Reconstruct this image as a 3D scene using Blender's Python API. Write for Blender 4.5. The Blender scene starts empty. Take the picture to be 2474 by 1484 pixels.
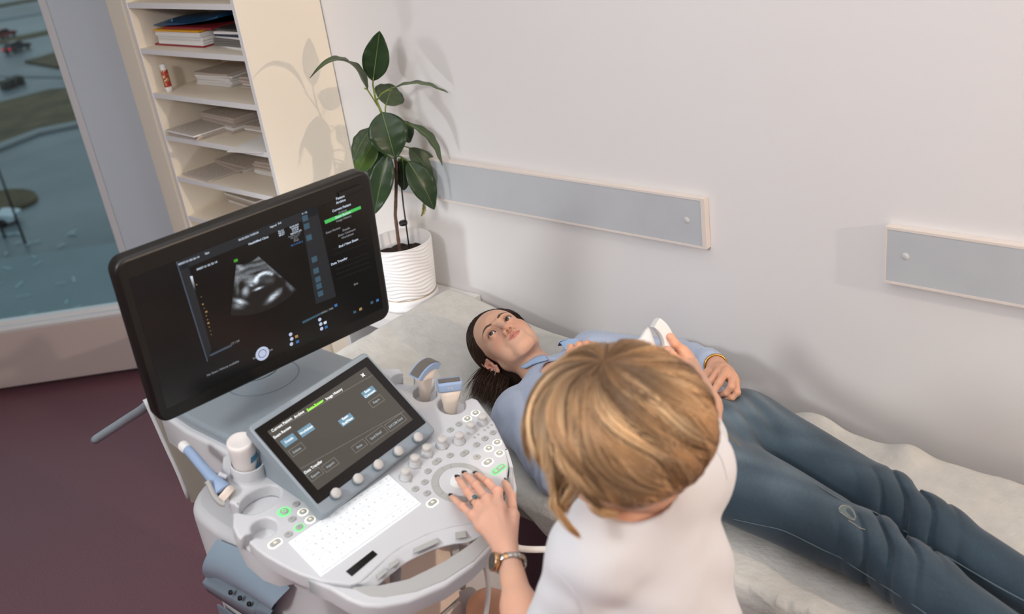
import bpy, bmesh, math, random
import numpy as np
from mathutils import Vector, Matrix
random.seed(7); RNG = np.random.default_rng(7)
SC = bpy.context.scene; COL = SC.collection
V3 = lambda *a: np.array(a, float)

# ---------------------------------------------------------------- camera
W, H = 2474, 1484
FPX, YAW, PITCH, ROLL = 2445.44, 0.778567, 0.444887, 0.144182
CAM = V3(0, 0, 2.1)
_cy, _sy, _cp, _sp = math.cos(YAW), math.sin(YAW), math.cos(PITCH), math.sin(PITCH)
FW = V3(-_sy*_cp, _cy*_cp, -_sp)
_r = np.cross(FW, [0, 0, 1.]); _r /= np.linalg.norm(_r); _d = np.cross(FW, _r)
RT = math.cos(ROLL)*_r + math.sin(ROLL)*_d
DN = -math.sin(ROLL)*_r + math.cos(ROLL)*_d
cam_data = bpy.data.cameras.new('camera'); cam = bpy.data.objects.new('camera', cam_data); COL.objects.link(cam)
cam.matrix_world = Matrix(((RT[0], -DN[0], -FW[0], CAM[0]), (RT[1], -DN[1], -FW[1], CAM[1]), (RT[2], -DN[2], -FW[2], CAM[2]), (0, 0, 0, 1)))
cam_data.sensor_width = 36.0; cam_data.lens = 36.0*FPX/W; cam_data.clip_start = .05; cam_data.clip_end = 2000
cam_data.dof.use_dof = True; cam_data.dof.focus_distance = 2.55; cam_data.dof.aperture_fstop = 3.2
SC.camera = cam

# points of the photograph measured on real planes of the room
def ray(u, v):
    d = FW*FPX + RT*(u-W/2) + DN*(v-H/2); return d/np.linalg.norm(d)
def onz(u, v, z): d = ray(u, v); return CAM + d*(z-CAM[2])/d[2]
def ony(u, v, y): d = ray(u, v); return CAM + d*y/d[1]
def onx(u, v, x): d = ray(u, v); return CAM + d*x/d[0]
def onpl(u, v, p, n): d = ray(u, v); n = np.asarray(n, float); return CAM + d*((np.asarray(p)-CAM)@n)/(d@n)
def atd(u, v, t): return CAM + ray(u, v)*t
def nrm(v): v = np.asarray(v, float); return v/np.linalg.norm(v)

# ---------------------------------------------------------------- colour management, world, lights
SC.view_settings.view_transform = 'Standard'; SC.view_settings.look = 'None'
SC.view_settings.exposure = 0.04; SC.view_settings.gamma = 1.0; SC.view_settings.use_curve_mapping = False
SC.cycles.use_denoising = True
SC.cycles.max_bounces = 8; SC.cycles.diffuse_bounces = 5; SC.cycles.caustics_reflective = False; SC.cycles.caustics_refractive = False

def lin(c):
    c = [x/255. for x in c[:3]]
    return tuple((x/12.92 if x <= .04045 else ((x+.055)/1.055)**2.4) for x in c) + (1.,)

world = bpy.data.worlds.new('dusk_sky'); SC.world = world; world.use_nodes = True
nt = world.node_tree; bg = nt.nodes['Background']
tc = nt.nodes.new('ShaderNodeTexCoord'); sep = nt.nodes.new('ShaderNodeSeparateXYZ'); ramp = nt.nodes.new('ShaderNodeValToRGB')
nt.links.new(tc.outputs['Generated'], sep.inputs[0]); nt.links.new(sep.outputs['Z'], ramp.inputs[0]); nt.links.new(ramp.outputs[0], bg.inputs[0])
ramp.color_ramp.elements[0].position = 0.0; ramp.color_ramp.elements[0].color = lin((190, 198, 200))
ramp.color_ramp.elements[1].position = .6; ramp.color_ramp.elements[1].color = lin((168, 180, 188))
bg.inputs['Strength'].default_value = 1.35

def area(name, loc, target, size, power, color=(1, 1, 1), shape='DISK', size_y=None, spread=None):
    l = bpy.data.lights.new(name, 'AREA'); l.shape = shape; l.size = size
    if size_y: l.size_y = size_y
    l.energy = power; l.color = color
    if spread: l.spread = spread
    o = bpy.data.objects.new(name, l); COL.objects.link(o); o.location = loc
    o.rotation_euler = (Vector(target)-Vector(loc)).to_track_quat('-Z', 'Y').to_euler(); return o
def point(name, loc, r, power, color=(1, 1, 1)):
    l = bpy.data.lights.new(name, 'POINT'); l.shadow_soft_size = r; l.energy = power; l.color = color
    o = bpy.data.objects.new(name, l); COL.objects.link(o); o.location = loc; return o
area('key_lamp_side', (2.5, 1.55, 2.05), (-2.7, 1.9, 1.2), .045, 54, (1, .80, .62))
area('soft_lamp_front', (-1.05, -1.3, 2.84), (-1.3, 1.9, .9), .5, 50, (1, .985, .975))
area('ambient_fill_light', (-.9, .1, 2.87), (-.9, .1, 0), 3.6, 46, (.94, .975, 1), 'RECTANGLE', 3.2)  # broad unseen fill under the ceiling, added for ambient light
area('lamp_behind_machine', (-2.50, 1.42, .86), (-2.60, 2.1, .95), .10, 1.5, (.93, .97, 1))

# ---------------------------------------------------------------- materials
def mat(name, color, rough=.5, metal=0., spec=.5, emit=None, estr=1., noise=None, bump=None, coat=0., sss=0., attr=None, sheen=0., trans=0., alpha=1., ior=1.45):
    """noise=(scale, other colour, amount, detail)   bump=(scale, strength, distance)   attr=colour attribute name"""
    m = bpy.data.materials.new(name); m.use_nodes = True; nt = m.node_tree; b = nt.nodes['Principled BSDF']
    c = lin(color); b.inputs['Base Color'].default_value = c
    b.inputs['Roughness'].default_value = rough; b.inputs['Metallic'].default_value = metal
    b.inputs['Specular IOR Level'].default_value = spec; b.inputs['IOR'].default_value = ior
    b.inputs['Coat Weight'].default_value = coat; b.inputs['Sheen Weight'].default_value = sheen
    b.inputs['Transmission Weight'].default_value = trans; b.inputs['Alpha'].default_value = alpha
    if sss: b.inputs['Subsurface Weight'].default_value = sss; b.inputs['Subsurface Radius'].default_value = (.012, .005, .003); b.inputs['Subsurface Scale'].default_value = .6
    if emit: b.inputs['Emission Color'].default_value = lin(emit); b.inputs['Emission Strength'].default_value = estr
    t = nt.nodes.new('ShaderNodeTexCoord')
    src = None
    if attr:
        a = nt.nodes.new('ShaderNodeAttribute'); a.attribute_name = attr; src = a.outputs['Color']
        nt.links.new(src, b.inputs['Base Color'])
    if noise:
        n = nt.nodes.new('ShaderNodeTexNoise'); n.inputs['Scale'].default_value = noise[0]; n.inputs['Detail'].default_value = noise[3] if len(noise) > 3 else 4
        nt.links.new(t.outputs['Object'], n.inputs['Vector'])
        r = nt.nodes.new('ShaderNodeMapRange'); r.inputs[1].default_value = .35; r.inputs[2].default_value = .65; r.inputs[4].default_value = noise[2]
        nt.links.new(n.outputs['Fac'], r.inputs[0])
        mx = nt.nodes.new('ShaderNodeMix'); mx.data_type = 'RGBA'; nt.links.new(r.outputs[0], mx.inputs[0])
        mx.inputs[6].default_value = c; mx.inputs[7].default_value = lin(noise[1])
        if src is not None: nt.links.new(src, mx.inputs[6])
        nt.links.new(mx.outputs[2], b.inputs['Base Color'])
    if bump:
        n2 = nt.nodes.new('ShaderNodeTexNoise'); n2.inputs['Scale'].default_value = bump[0]; n2.inputs['Detail'].default_value = 3
        nt.links.new(t.outputs['Object'], n2.inputs['Vector'])
        bp = nt.nodes.new('ShaderNodeBump'); bp.inputs['Strength'].default_value = bump[1]; bp.inputs['Distance'].default_value = bump[2]
        nt.links.new(n2.outputs['Fac'], bp.inputs['Height']); nt.links.new(bp.outputs[0], b.inputs['Normal'])
    return m

M = dict(
    wall=mat('wall_paint', (228, 226, 226), .7, bump=(180, .05, .002)),
    cream=mat('cream_laminate', (236, 226, 209), .45),
    shelfedge=mat('pale_edge_band', (226, 224, 224), .45),
    greypost=mat('grey_blue_paint', (212, 222, 231), .6),
    winframe=mat('white_window_plastic', (222, 223, 225), .4),
    convector=mat('convector_enamel', (196, 183, 178), .45),
    floor=mat('maroon_vinyl', (106, 68, 78), .42, noise=(260, (130, 90, 98), .8, 2)),
    rail=mat('rail_grey_laminate', (192, 196, 200), .5, noise=(6, (186, 190, 195), 1)),
    railedge=mat('rail_cream_edge', (226, 216, 208), .5),
    table=mat('white_table_laminate', (226, 224, 222), .4),
    pot=mat('white_pot_plastic', (240, 238, 238), .35),
    soil=mat('dark_potting_soil', (34, 25, 20), .9, noise=(120, (60, 45, 36), .8), bump=(90, .8, .01)),
    bark=mat('brown_stem_bark', (112, 84, 70), .8, noise=(60, (70, 52, 42), .8), bump=(140, .6, .004)),
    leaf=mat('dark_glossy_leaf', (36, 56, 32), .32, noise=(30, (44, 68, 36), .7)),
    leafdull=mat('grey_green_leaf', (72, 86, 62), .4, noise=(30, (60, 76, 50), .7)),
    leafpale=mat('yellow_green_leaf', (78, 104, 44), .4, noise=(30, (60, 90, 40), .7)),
    vein=mat('pale_leaf_vein', (112, 132, 74), .5),
    petiole=mat('green_petiole', (122, 138, 66), .45),
    black=mat('black_plastic', (22, 21, 20), .42),
    darkrod=mat('dark_rod', (40, 38, 38), .5),
    paper=mat('white_paper', (232, 230, 228), .8),
    paperbrown=mat('recycled_paper', (196, 184, 174), .85),
    glass=None,
)

# ---------------------------------------------------------------- mesh helpers
def link(name, me, material=None, parent=None, smooth=None):
    o = bpy.data.objects.new(name, me); COL.objects.link(o)
    if material is not None:
        for m in (material if isinstance(material, (list, tuple)) else [material]): me.materials.append(m)
    if parent is not None: o.parent = parent; o.matrix_parent_inverse = Matrix.Identity(4)
    return o
def tag(o, label=None, cat=None, group=None, kind=None):
    if label: o['label'] = label
    if cat: o['category'] = cat
    if group: o['group'] = group
    if kind: o['kind'] = kind
    return o
def thing(name, label, cat, loc=(0, 0, 0), group=None):
    o = bpy.data.objects.new(name, None); COL.objects.link(o); o.location = loc; o.empty_display_size = .05
    return tag(o, label, cat, group)

class MB:
    """collects shapes (world coordinates) and links them as one mesh object"""
    def __init__(s): s.v = []; s.f = []; s.m = []; s.sm = []
    def add(s, verts, faces, mi=0, smooth=False):
        b = len(s.v); s.v.extend([tuple(map(float, p)) for p in verts])
        for f in faces: s.f.append(tuple(b+i for i in f)); s.m.append(mi); s.sm.append(smooth)
        return s
    def box(s, lo, hi, mi=0, bev=0.):
        lo = np.asarray(lo, float); hi = np.asarray(hi, float); c = (lo+hi)/2; h = (hi-lo)/2
        return s.obox(c, (1, 0, 0), (0, 1, 0), (0, 0, 1), h, mi, bev)
    def obox(s, c, ex, ey, ez, h, mi=0, bev=0.):
        c, ex, ey, ez = [np.asarray(a, float) for a in (c, ex, ey, ez)]
        bev = min(bev, .45*min(h))
        if bev <= 0:
            P = [c+ex*h[0]*a+ey*h[1]*b+ez*h[2]*d for d in (-1, 1) for b in (-1, 1) for a in (-1, 1)]
            return s.add(P, [(0, 2, 3, 1), (4, 5, 7, 6), (0, 1, 5, 4), (2, 6, 7, 3), (0, 4, 6, 2), (1, 3, 7, 5)], mi)
        bm = bmesh.new(); bmesh.ops.create_cube(bm, size=2)
        for v in bm.verts: v.co = Vector((v.co.x*h[0], v.co.y*h[1], v.co.z*h[2]))
        bmesh.ops.bevel(bm, geom=list(bm.edges), offset=bev, segments=2, profile=.6, affect='EDGES')
        bm.verts.index_update()
        P = [c+ex*v.co.x+ey*v.co.y+ez*v.co.z for v in bm.verts]; Fc = [[v.index for v in f.verts] for f in bm.faces]
        bm.free(); return s.add(P, Fc, mi, False)
    def tube(s, pts, rad, n=10, mi=0, cap=True, smooth=True, flat=1., up=None):
        pts = [np.asarray(p, float) for p in pts]; K = len(pts)
        if np.isscalar(rad): rad = [rad]*K
        T = [nrm(pts[min(i+1, K-1)]-pts[max(i-1, 0)]) for i in range(K)]
        u = np.asarray(up, float) if up is not None else (V3(0, 0, 1) if abs(T[0][2]) < .9 else V3(1, 0, 0))
        V = []
        for i in range(K):
            a = u-T[i]*(u@T[i]); a = nrm(a); b = np.cross(T[i], a); u = a
            for k in range(n):
                th = 2*math.pi*k/n; V.append(pts[i]+(a*math.cos(th)*flat+b*math.sin(th))*rad[i])
        Fc = [(i*n+k, i*n+(k+1) % n, (i+1)*n+(k+1) % n, (i+1)*n+k) for i in range(K-1) for k in range(n)]
        if cap: Fc += [tuple(range(n))[::-1], tuple((K-1)*n+k for k in range(n))]
        return s.add(V, Fc, mi, smooth)
    def lathe(s, prof, c=(0, 0, 0), ax=(0, 0, 1), n=32, mi=0, smooth=True, sx=1., ref=None, cap0=False, cap1=False):
        c = np.asarray(c, float); ax = nrm(ax); r0 = np.asarray(ref, float) if ref is not None else (V3(1, 0, 0) if abs(ax[0]) < .9 else V3(0, 1, 0))
        a = nrm(r0-ax*(r0@ax)); b = np.cross(ax, a); K = len(prof)
        V = [c+ax*z+(a*math.cos(2*math.pi*k/n)*sx+b*math.sin(2*math.pi*k/n))*r for r, z in prof for k in range(n)]
        Fc = [(i*n+k, i*n+(k+1) % n, (i+1)*n+(k+1) % n, (i+1)*n+k) for i in range(K-1) for k in range(n)]
        if cap0: Fc.append(tuple(range(n))[::-1])
        if cap1: Fc.append(tuple((K-1)*n+k for k in range(n)))
        return s.add(V, Fc, mi, smooth)
    def prism(s, poly, ext, mi=0, smooth=False):
        """poly: 3D points, ext: extrusion vector"""
        P = [np.asarray(p, float) for p in poly]; n = len(P); ext = np.asarray(ext, float)
        s.add(P+[p+ext for p in P], [tuple(range(n))[::-1], tuple(range(n, 2*n))], mi)
        b = len(s.v)-2*n
        for i in range(n):
            j = (i+1) % n; s.f.append((b+i, b+j, b+n+j, b+n+i)); s.m.append(mi); s.sm.append(smooth)
        return s
    def grid(s, P, mi=0, smooth=True):
        P = np.asarray(P, float); a, b = P.shape[:2]
        return s.add(P.reshape(-1, 3), [(i*b+j, (i+1)*b+j, (i+1)*b+j+1, i*b+j+1) for i in range(a-1) for j in range(b-1)], mi, smooth)
    def build(s, name, material, parent=None, origin=None, weld=False):
        me = bpy.data.meshes.new(name); off = V3(0, 0, 0)
        if parent is not None:
            p = parent
            while p is not None: off = off+np.array(p.location); p = p.parent
        elif origin is not None: off = np.asarray(origin, float)
        me.from_pydata([tuple(np.asarray(v)-off) for v in s.v], [], s.f); me.update()
        me.polygons.foreach_set('material_index', s.m); me.polygons.foreach_set('use_smooth', s.sm)
        bm = bmesh.new(); bm.from_mesh(me)
        if weld: bmesh.ops.remove_doubles(bm, verts=bm.verts, dist=1e-5)
        bmesh.ops.recalc_face_normals(bm, faces=bm.faces); bm.to_mesh(me); bm.free()
        o = link(name, me, material, parent)
        if parent is None and origin is not None: o.location = tuple(off)
        return o

def inset(poly, d):
    """offset a 2D polygon (counter-clockwise) inwards by d"""
    P = np.asarray(poly, float); n = len(P); out = []
    for i in range(n):
        a, b, c = P[i-1], P[i], P[(i+1) % n]
        t1 = nrm(b-a) if np.linalg.norm(b-a) > 1e-9 else V3(1, 0)[:2]; t2 = nrm(c-b) if np.linalg.norm(c-b) > 1e-9 else t1
        n1 = np.array([-t1[1], t1[0]]); n2 = np.array([-t2[1], t2[0]]); m = n1+n2; L = m@m
        out.append(b+m*(2*d/L if L > .3 else d/.3))
    return np.array(out)
def ccw(poly):
    P = np.asarray(poly, float); x, y = P[:, 0], P[:, 1]
    return P if (x*np.roll(y, -1)-y*np.roll(x, -1)).sum() > 0 else P[::-1]
def rrect(w, h, r, n=5, cx=0, cy=0):
    r = min(r, w/2-1e-4, h/2-1e-4); out = []
    for sx, sy, a0 in ((1, 1, 0), (-1, 1, 90), (-1, -1, 180), (1, -1, 270)):
        for k in range(n+1):
            a = math.radians(a0+90*k/n); out.append((cx+sx*(w/2-r)+r*math.cos(a), cy+sy*(h/2-r)+r*math.sin(a)))
    return np.array(out)
def circ(cx, cy, r, n=32, ry=None):
    return np.array([(cx+r*math.cos(2*math.pi*k/n), cy+(ry or r)*math.sin(2*math.pi*k/n)) for k in range(n)])
def smooth_poly(P, it=2):
    P = np.asarray(P, float)
    for _ in range(it):
        Q = np.roll(P, -1, 0); P = np.stack([P*.75+Q*.25, P*.25+Q*.75], 1).reshape(-1, P.shape[1])
    return P
def plate(mb, outer, O, ex, ey, ez, thick, bev=.003, holes=(), mi=0, segs=3, bottom=True):
    """flat slab with a rounded top edge and holes; top face lies in the plane O,ex,ey; goes down by thick along -ez"""
    O, ex, ey, ez = [np.asarray(a, float) for a in (O, ex, ey, ez)]
    to = lambda p, z: O+ex*p[0]+ey*p[1]+ez*z
    loops = [ccw(outer)]+[ccw(h) for h in holes]
    tops = []
    for li, L in enumerate(loops):
        sgn = 1 if li == 0 else -1; n = len(L); rings = [(L, -thick)]
        for k in range(segs+1):
            a = math.pi/2*k/segs
            rings.append((inset(L, sgn*bev*(1-math.cos(a))) if bev > 0 else L, -bev+bev*math.sin(a)))
            if bev <= 0: break
        Vv = [to(p, z) for R_, z in rings for p in R_]
        Fc = [(i*n+k, i*n+(k+1) % n, (i+1)*n+(k+1) % n, (i+1)*n+k) for i in range(len(rings)-1) for k in range(n)]
        mb.add(Vv, Fc, mi, True); tops.append(rings[-1][0])
    for z, loopset in ((0., tops), (-thick, loops)):
        if z < 0 and not bottom: continue
        bm = bmesh.new(); edges = []
        for L in loopset:
            vs = [bm.verts.new((p[0], p[1], 0)) for p in L]
            edges += [bm.edges.new((vs[i], vs[(i+1) % len(vs)])) for i in range(len(vs))]
        bmesh.ops.triangle_fill(bm, edges=edges, use_beauty=True, use_dissolve=False)
        bm.verts.index_update()
        mb.add([to((v.co.x, v.co.y), z) for v in bm.verts], [[v.index for v in f.verts] for f in bm.faces], mi); bm.free()
    return mb
def text_mesh(txt, size, O, ex, ey, mb, mi=0, center=True, bold=0.):
    cu = bpy.data.curves.new('txt', 'FONT'); cu.body = txt; cu.size = size; cu.resolution_u = 2; cu.offset = bold*size
    cu.align_x = 'CENTER' if center else 'LEFT'; cu.align_y = 'CENTER'
    ob = bpy.data.objects.new('txt', cu); COL.objects.link(ob)
    dg = bpy.context.evaluated_depsgraph_get(); dg.update()
    me = bpy.data.meshes.new_from_object(ob.evaluated_get(dg))
    O, ex, ey = [np.asarray(a, float) for a in (O, ex, ey)]
    mb.add([O+ex*v.co.x+ey*v.co.y for v in me.vertices], [tuple(p.vertices) for p in me.polygons], mi)
    bpy.data.objects.remove(ob); bpy.data.curves.remove(cu); bpy.data.meshes.remove(me)
def copy_tree(o, parent=None):
    c = o.copy(); COL.objects.link(c); c.parent = parent
    for ch in o.children: copy_tree(ch, c)
    return c
# ================================================================ ROOM
YB = 2.12                                   # back wall
NW = nrm((1, -1, 0)); EW = nrm((1, 1, 0)); PW = V3(-4.25, 1.789, 0)   # window wall: normal into the room, direction along it
UP = V3(0, 0, 1)
def ws(s, d, z): return PW+EW*s+NW*d+UP*z   # point at s along the window wall, d into the room
def struct(o): o['kind'] = 'structure'; return o
def wbox(mb, s0, s1, d0, d1, z0, z1, mi=0, bev=0.):
    return mb.obox(ws((s0+s1)/2, (d0+d1)/2, (z0+z1)/2), EW, NW, UP, (abs(s1-s0)/2, abs(d1-d0)/2, abs(z1-z0)/2), mi, bev)

room = [ws(.56, -.20, 0)[:2], ws(-3.9, -.20, 0)[:2], (-7.1, -3.2), (3.4, -3.2), (3.4, 2.27), (-3.9, 2.27)]
struct(MB().prism([(p[0], p[1], 0) for p in room], (0, 0, -.15)).build('floor', M['floor']))
struct(MB().prism([(p[0], p[1], 2.9) for p in room], (0, 0, .12)).build('ceiling', M['wall']))
struct(MB().box((-4.0, YB, 0), (3.4, YB+.15, 2.9)).build('wall_back', M['wall']))
struct(MB().box((3.2, -3.05, 0), (3.35, YB, 2.9)).build('wall_right', M['wall']))
struct(MB().box((-7.0, -3.2, 0), (3.35, -3.05, 2.9)).build('wall_front', M['wall']))
wl = MB(); wbox(wl, -3.3, .6, -.19, -.07, 0, .30); wbox(wl, -3.3, .6, -.19, -.07, 2.55, 2.9); wbox(wl, -4.4, -3.3, -.19, -.07, 0, 2.9)
struct(wl.build('wall_left', M['wall']))
struct(MB().box((-7.15, -3.2, 0), (-7.0, -1.2, 2.9)).build('wall_side', M['wall']))

# window: white frame, tinted pane, grey post
Pg = PW-NW*.065
sx = lambda u, v: float((onpl(u, v, Pg, NW)-Pg)@EW)
s_a, s_b = sx(187, 300), sx(206, 300)
win = MB(); wbox(win, s_a, s_b, -.10, -.065, .30, 2.55, 0, .004); wbox(win, -3.3, s_b, -.10, -.055, .30, .342, 0, .004)
wbox(win, -3.3, s_b, -.055, -.025, .30, .325, 0, .003); wbox(win, -3.3, s_b, -.10, -.06, 2.5, 2.55); wbox(win, -3.3, -3.25, -.10, -.06, .3, 2.5); wbox(win, -1.75, -1.68, -.10, -.06, .3, 2.5)
wf = struct(win.build('window_1', M['winframe']))
gm = bpy.data.materials.new('tinted_glass'); gm.use_nodes = True; g = gm.node_tree; g.nodes.clear()
go_ = g.nodes.new('ShaderNodeOutputMaterial'); gt = g.nodes.new('ShaderNodeBsdfTransparent'); gg = g.nodes.new('ShaderNodeBsdfGlossy'); gx = g.nodes.new('ShaderNodeMixShader')
gt.inputs[0].default_value = (.80, .87, .88, 1); gg.inputs['Roughness'].default_value = .02; gx.inputs[0].default_value = .035
g.links.new(gt.outputs[0], gx.inputs[1]); g.links.new(gg.outputs[0], gx.inputs[2]); g.links.new(gx.outputs[0], go_.inputs[0])
pn = MB(); wbox(pn, -3.27, s_a+.01, -.088, -.082, .335, 2.52); struct(pn.build('pane', gm, wf))
gp = MB(); wbox(gp, s_b, .62, -.16, -.075, 0, 2.9); struct(gp.build('trim_1', M['greypost']))

# convector cover under the window
cv = thing('convector_cover', 'long low off-white convector cover running under the window', 'convector', tuple(ws(-1.4, -.03, 0)))
mb = MB(); wbox(mb, -3.2, .10, -.062, 0, .035, .312, 0, .004); mb.build('casing', M['convector'], cv)
mb = MB()
for k in range(2): wbox(mb, -3.18, .08, -.052+.022*k, -.040+.022*k, .3121, .3165, 0, .001)
mb.build('top_rail', M['winframe'], cv)
for s in (-2.9, -1.5, .055):
    mb = MB(); wbox(mb, s, s+.02, -.03, -.012, 0, .04); mb.build('foot', M['winframe'], cv)

# outside: street seen from above through the window
ZG = -19.
street = mat('wet_asphalt', (78, 90, 94), .4, noise=(.06, (122, 134, 138), .9, 8)); grass = mat('wet_brown_grass', (104, 92, 62), .9, noise=(.35, (72, 64, 46), .9, 6))
kerb = mat('pale_kerb_stone', (136, 142, 144), .8); pane_tint = mat('pane_reflection_tint', (112, 130, 134), .5, noise=(.3, (104, 122, 126), .8))
struct(MB().box((-900, -500, ZG-1), (-12, 900, ZG)).build('ground', street))
def patch(px, z, m, name, h=.25):
    P = [onz(u, v, ZG) for u, v in px]; mb = MB().prism([p+UP*z for p in P], -UP*h); return mb.build(name, m)
isl = patch([(-160, 300), (0, 254), (70, 236), (120, 223), (160, 219), (230, 200), (250, 280), (186, 299), (97, 316), (0, 352), (-160, 400)], .3, grass, 'grass_island')
tag(isl, 'long brown grass island between the two roads outside', 'grass island')
kb_ = patch([(-160, 402), (0, 353), (97, 317), (186, 300), (250, 281), (250, 289), (186, 308), (97, 327), (0, 365), (-160, 414)], .32, kerb, 'kerb'); struct(kb_)
k2 = patch([(-160, 290), (0, 247), (70, 229), (120, 217), (160, 211), (230, 190), (230, 199), (160, 218), (120, 222), (70, 235), (0, 253), (-160, 299)], .32, kerb, 'kerb'); struct(k2)
i2 = patch([(60, 152), (100, 142), (129, 132), (230, 110), (240, 150), (140, 166), (105, 160)], .3, grass, 'grass_island'); tag(i2, 'small dark grass wedge beyond the road outside', 'grass island')
i3 = patch([(20+72*math.cos(a), 488+24*math.sin(a)-8*math.cos(a)) for a in np.linspace(0, 2*math.pi, 24, endpoint=False)], .25, grass, 'round_bed'); tag(i3, 'round brown planting bed in the car park outside', 'planting bed')
struct(patch([(-160, 660), (0, 628), (290, 588), (460, 570), (480, 800), (-160, 900)], .1, pane_tint, 'pane_reflection'))  # reflection in the lower glass, painted as a paler strip on the ground
for k, (a, b, w_) in enumerate([((-100, 120), (230, 50), 9), ((-100, 60), (230, 5), 8), ((-100, 30), (230, -30), 6), ((-100, 175), (230, 180), 10)]):
    struct(patch([(a[0], a[1]), (b[0], b[1]), (b[0], b[1]+w_), (a[0], a[1]+w_)], .15, [grass, kerb, grass, kerb][k], 'road_strip'))
mk = MB(); mr = random.Random(4)  # light glints on the wet ground, put in as thin pale strips
for k in range(26):
    u, v = mr.uniform(-20, 200), mr.uniform(545, 780); a = onz(u, v, ZG); ang = mr.uniform(0, 3.14); ex = V3(math.cos(ang), math.sin(ang), 0); mk.obox(a+UP*.13, ex, np.cross(UP, ex), UP, (mr.uniform(.2, .55), .06, .012))
tag(mk.build('wet_glints', mat('pale_glint_marks', (168, 190, 196), .6)), 'small pale strips set as glints over the wet ground outside', 'glint marks', kind='stuff')
def car(u, v, yaw, col, label, group=None, lights=True):
    p = onz(u, v, ZG); t = thing('car', label, 'car', tuple(p), group)
    c, s = math.cos(yaw), math.sin(yaw); ex = V3(c, s, 0); ey = V3(-s, c, 0)
    prof = [(-2.15, .35), (2.1, .35), (2.2, .7), (1.3, .95), (-2.1, 1.0), (-2.2, .7)]; cab = [(-1.9, .97), (.95, .95), (.25, 1.45), (-1.3, 1.47)]
    mb = MB().prism([p+ex*a+UP*z-ey*.85 for a, z in prof], ey*1.7); mb.build('body', mat('car_paint', col, .3), t)
    mb = MB().prism([p+ex*a+UP*z-ey*.72 for a, z in cab], ey*1.44); mb.build('cabin', mat('car_glass', (24, 30, 34), .15), t)
    mb = MB().prism([p+ex*a+UP*1.45-ey*b for a, b in ((-1.25, -.66), (.2, -.66), (.2, .66), (-1.25, .66))], UP*.05); mb.build('roof', mat('car_roof', col, .3), t)
    for a in (-1.35, 1.35):
        for b in (-.86, .68):
            MB().lathe([(0, 0), (.32, 0), (.32, .18), (0, .18)], p+ex*a+ey*b+UP*.32, ey, 14).build('wheel', M['black'], t)
    if lights:
        for b in (-.6, .6):
            MB().obox(p+ex*2.17+ey*b+UP*.66, ex, ey, UP, (.05, .16, .07)).build('headlight', mat('headlight_glow', (255, 225, 190), emit=(255, 215, 170), estr=4), t)
            MB().obox(p-ex*2.19+ey*b+UP*.75, ex, ey, UP, (.04, .14, .08)).build('tail_light', mat('tail_light_glow', (200, 40, 30), emit=(230, 50, 40), estr=2), t)
ydir = math.atan2(*(onz(90, 95, ZG)-onz(10, 122, ZG))[[1, 0]])
car(44, 124, ydir, (40, 48, 54), 'dark car driving along the road outside with lights on')
car(12, 92, ydir, (120, 40, 44), 'dark red car beyond the dark car outside', None, False)
car(-26, 548, ydir-1.2, (190, 204, 210), 'white car parked beside the round planting bed outside', None, False)
for k in range(6):
    p = onz(12+k*8, 214-k*3+(k % 2)*5, ZG); MB().lathe([(.5, 0), (.5, .9), (.42, 1.0), (0, 1.02)], p, n=10).build('bollard', M['black'])
for k, o in enumerate([o for o in COL.objects if o.name.startswith('bollard')]):
    tag(o, '%s dark bollard from the left in the row by the road outside' % ('first', 'second', 'third', 'fourth', 'fifth', 'sixth')[k], 'bollard', 'bollards by the road outside')
for (ub, vb), lab in (((62, 590), 'tall thin lamp post on the ground outside, nearer the window edge'), ((12, 575), 'tall thin lamp post outside behind the white car')):
    p = onz(ub, vb, ZG); t = thing('street_lamp', lab, 'street lamp', tuple(p))
    MB().tube([p, p+UP*7.5], [.09, .06], 8).build('pole', M['black'], t)
    MB().lathe([(.1, 7.4), (.4, 7.55), (.45, 7.7), (.2, 7.9), (0, 7.95)], p, n=14).build('lamp_head', M['black'], t)

# ================================================================ SHELF CABINET
CX0, CX1, CY = -3.415, -2.756, 1.793
cab = thing('shelf_cabinet', 'tall cream open shelf cabinet against the white wall', 'cabinet', (-3.1, 1.95, 0))
MB().box((-3.539, CY, 0), (-3.434, CY+.02, 2.6)).build('filler_panel', M['cream'], cab)
MB().box((-3.434, CY+.012, 0), (CX0-.002, CY+.03, 2.6)).build('shadow_gap', M['cream'], cab)
def edged(lo, hi, name):
    mb = MB(); mb.box((lo[0], lo[1]+.0015, lo[2]), hi); mb.box((lo[0], lo[1], lo[2]), (hi[0], lo[1]+.0015, hi[2]), 1); return mb.build(name, [M['cream'], M['shelfedge']], cab)
edged((CX0, CY, 0), (CX0+.016, YB-.005, 2.6), 'side_panel'); edged((CX1-.016, CY, 0), (CX1, YB-.005, 2.6), 'side_panel')
MB().box((CX0+.016, YB-.02, 0), (CX1-.016, YB-.004, 2.6)).build('back_panel', M['cream'], cab)
SZ = [1.709-.157*k for k in range(-5, 10)]                     # shelf tops
for z in SZ: edged((CX0+.016, CY+.002, z-.018), (CX1-.016, YB-.02, z), 'shelf')
edged((CX0, CY, 2.6), (CX1, YB-.005, 2.62), 'top_panel')

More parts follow.
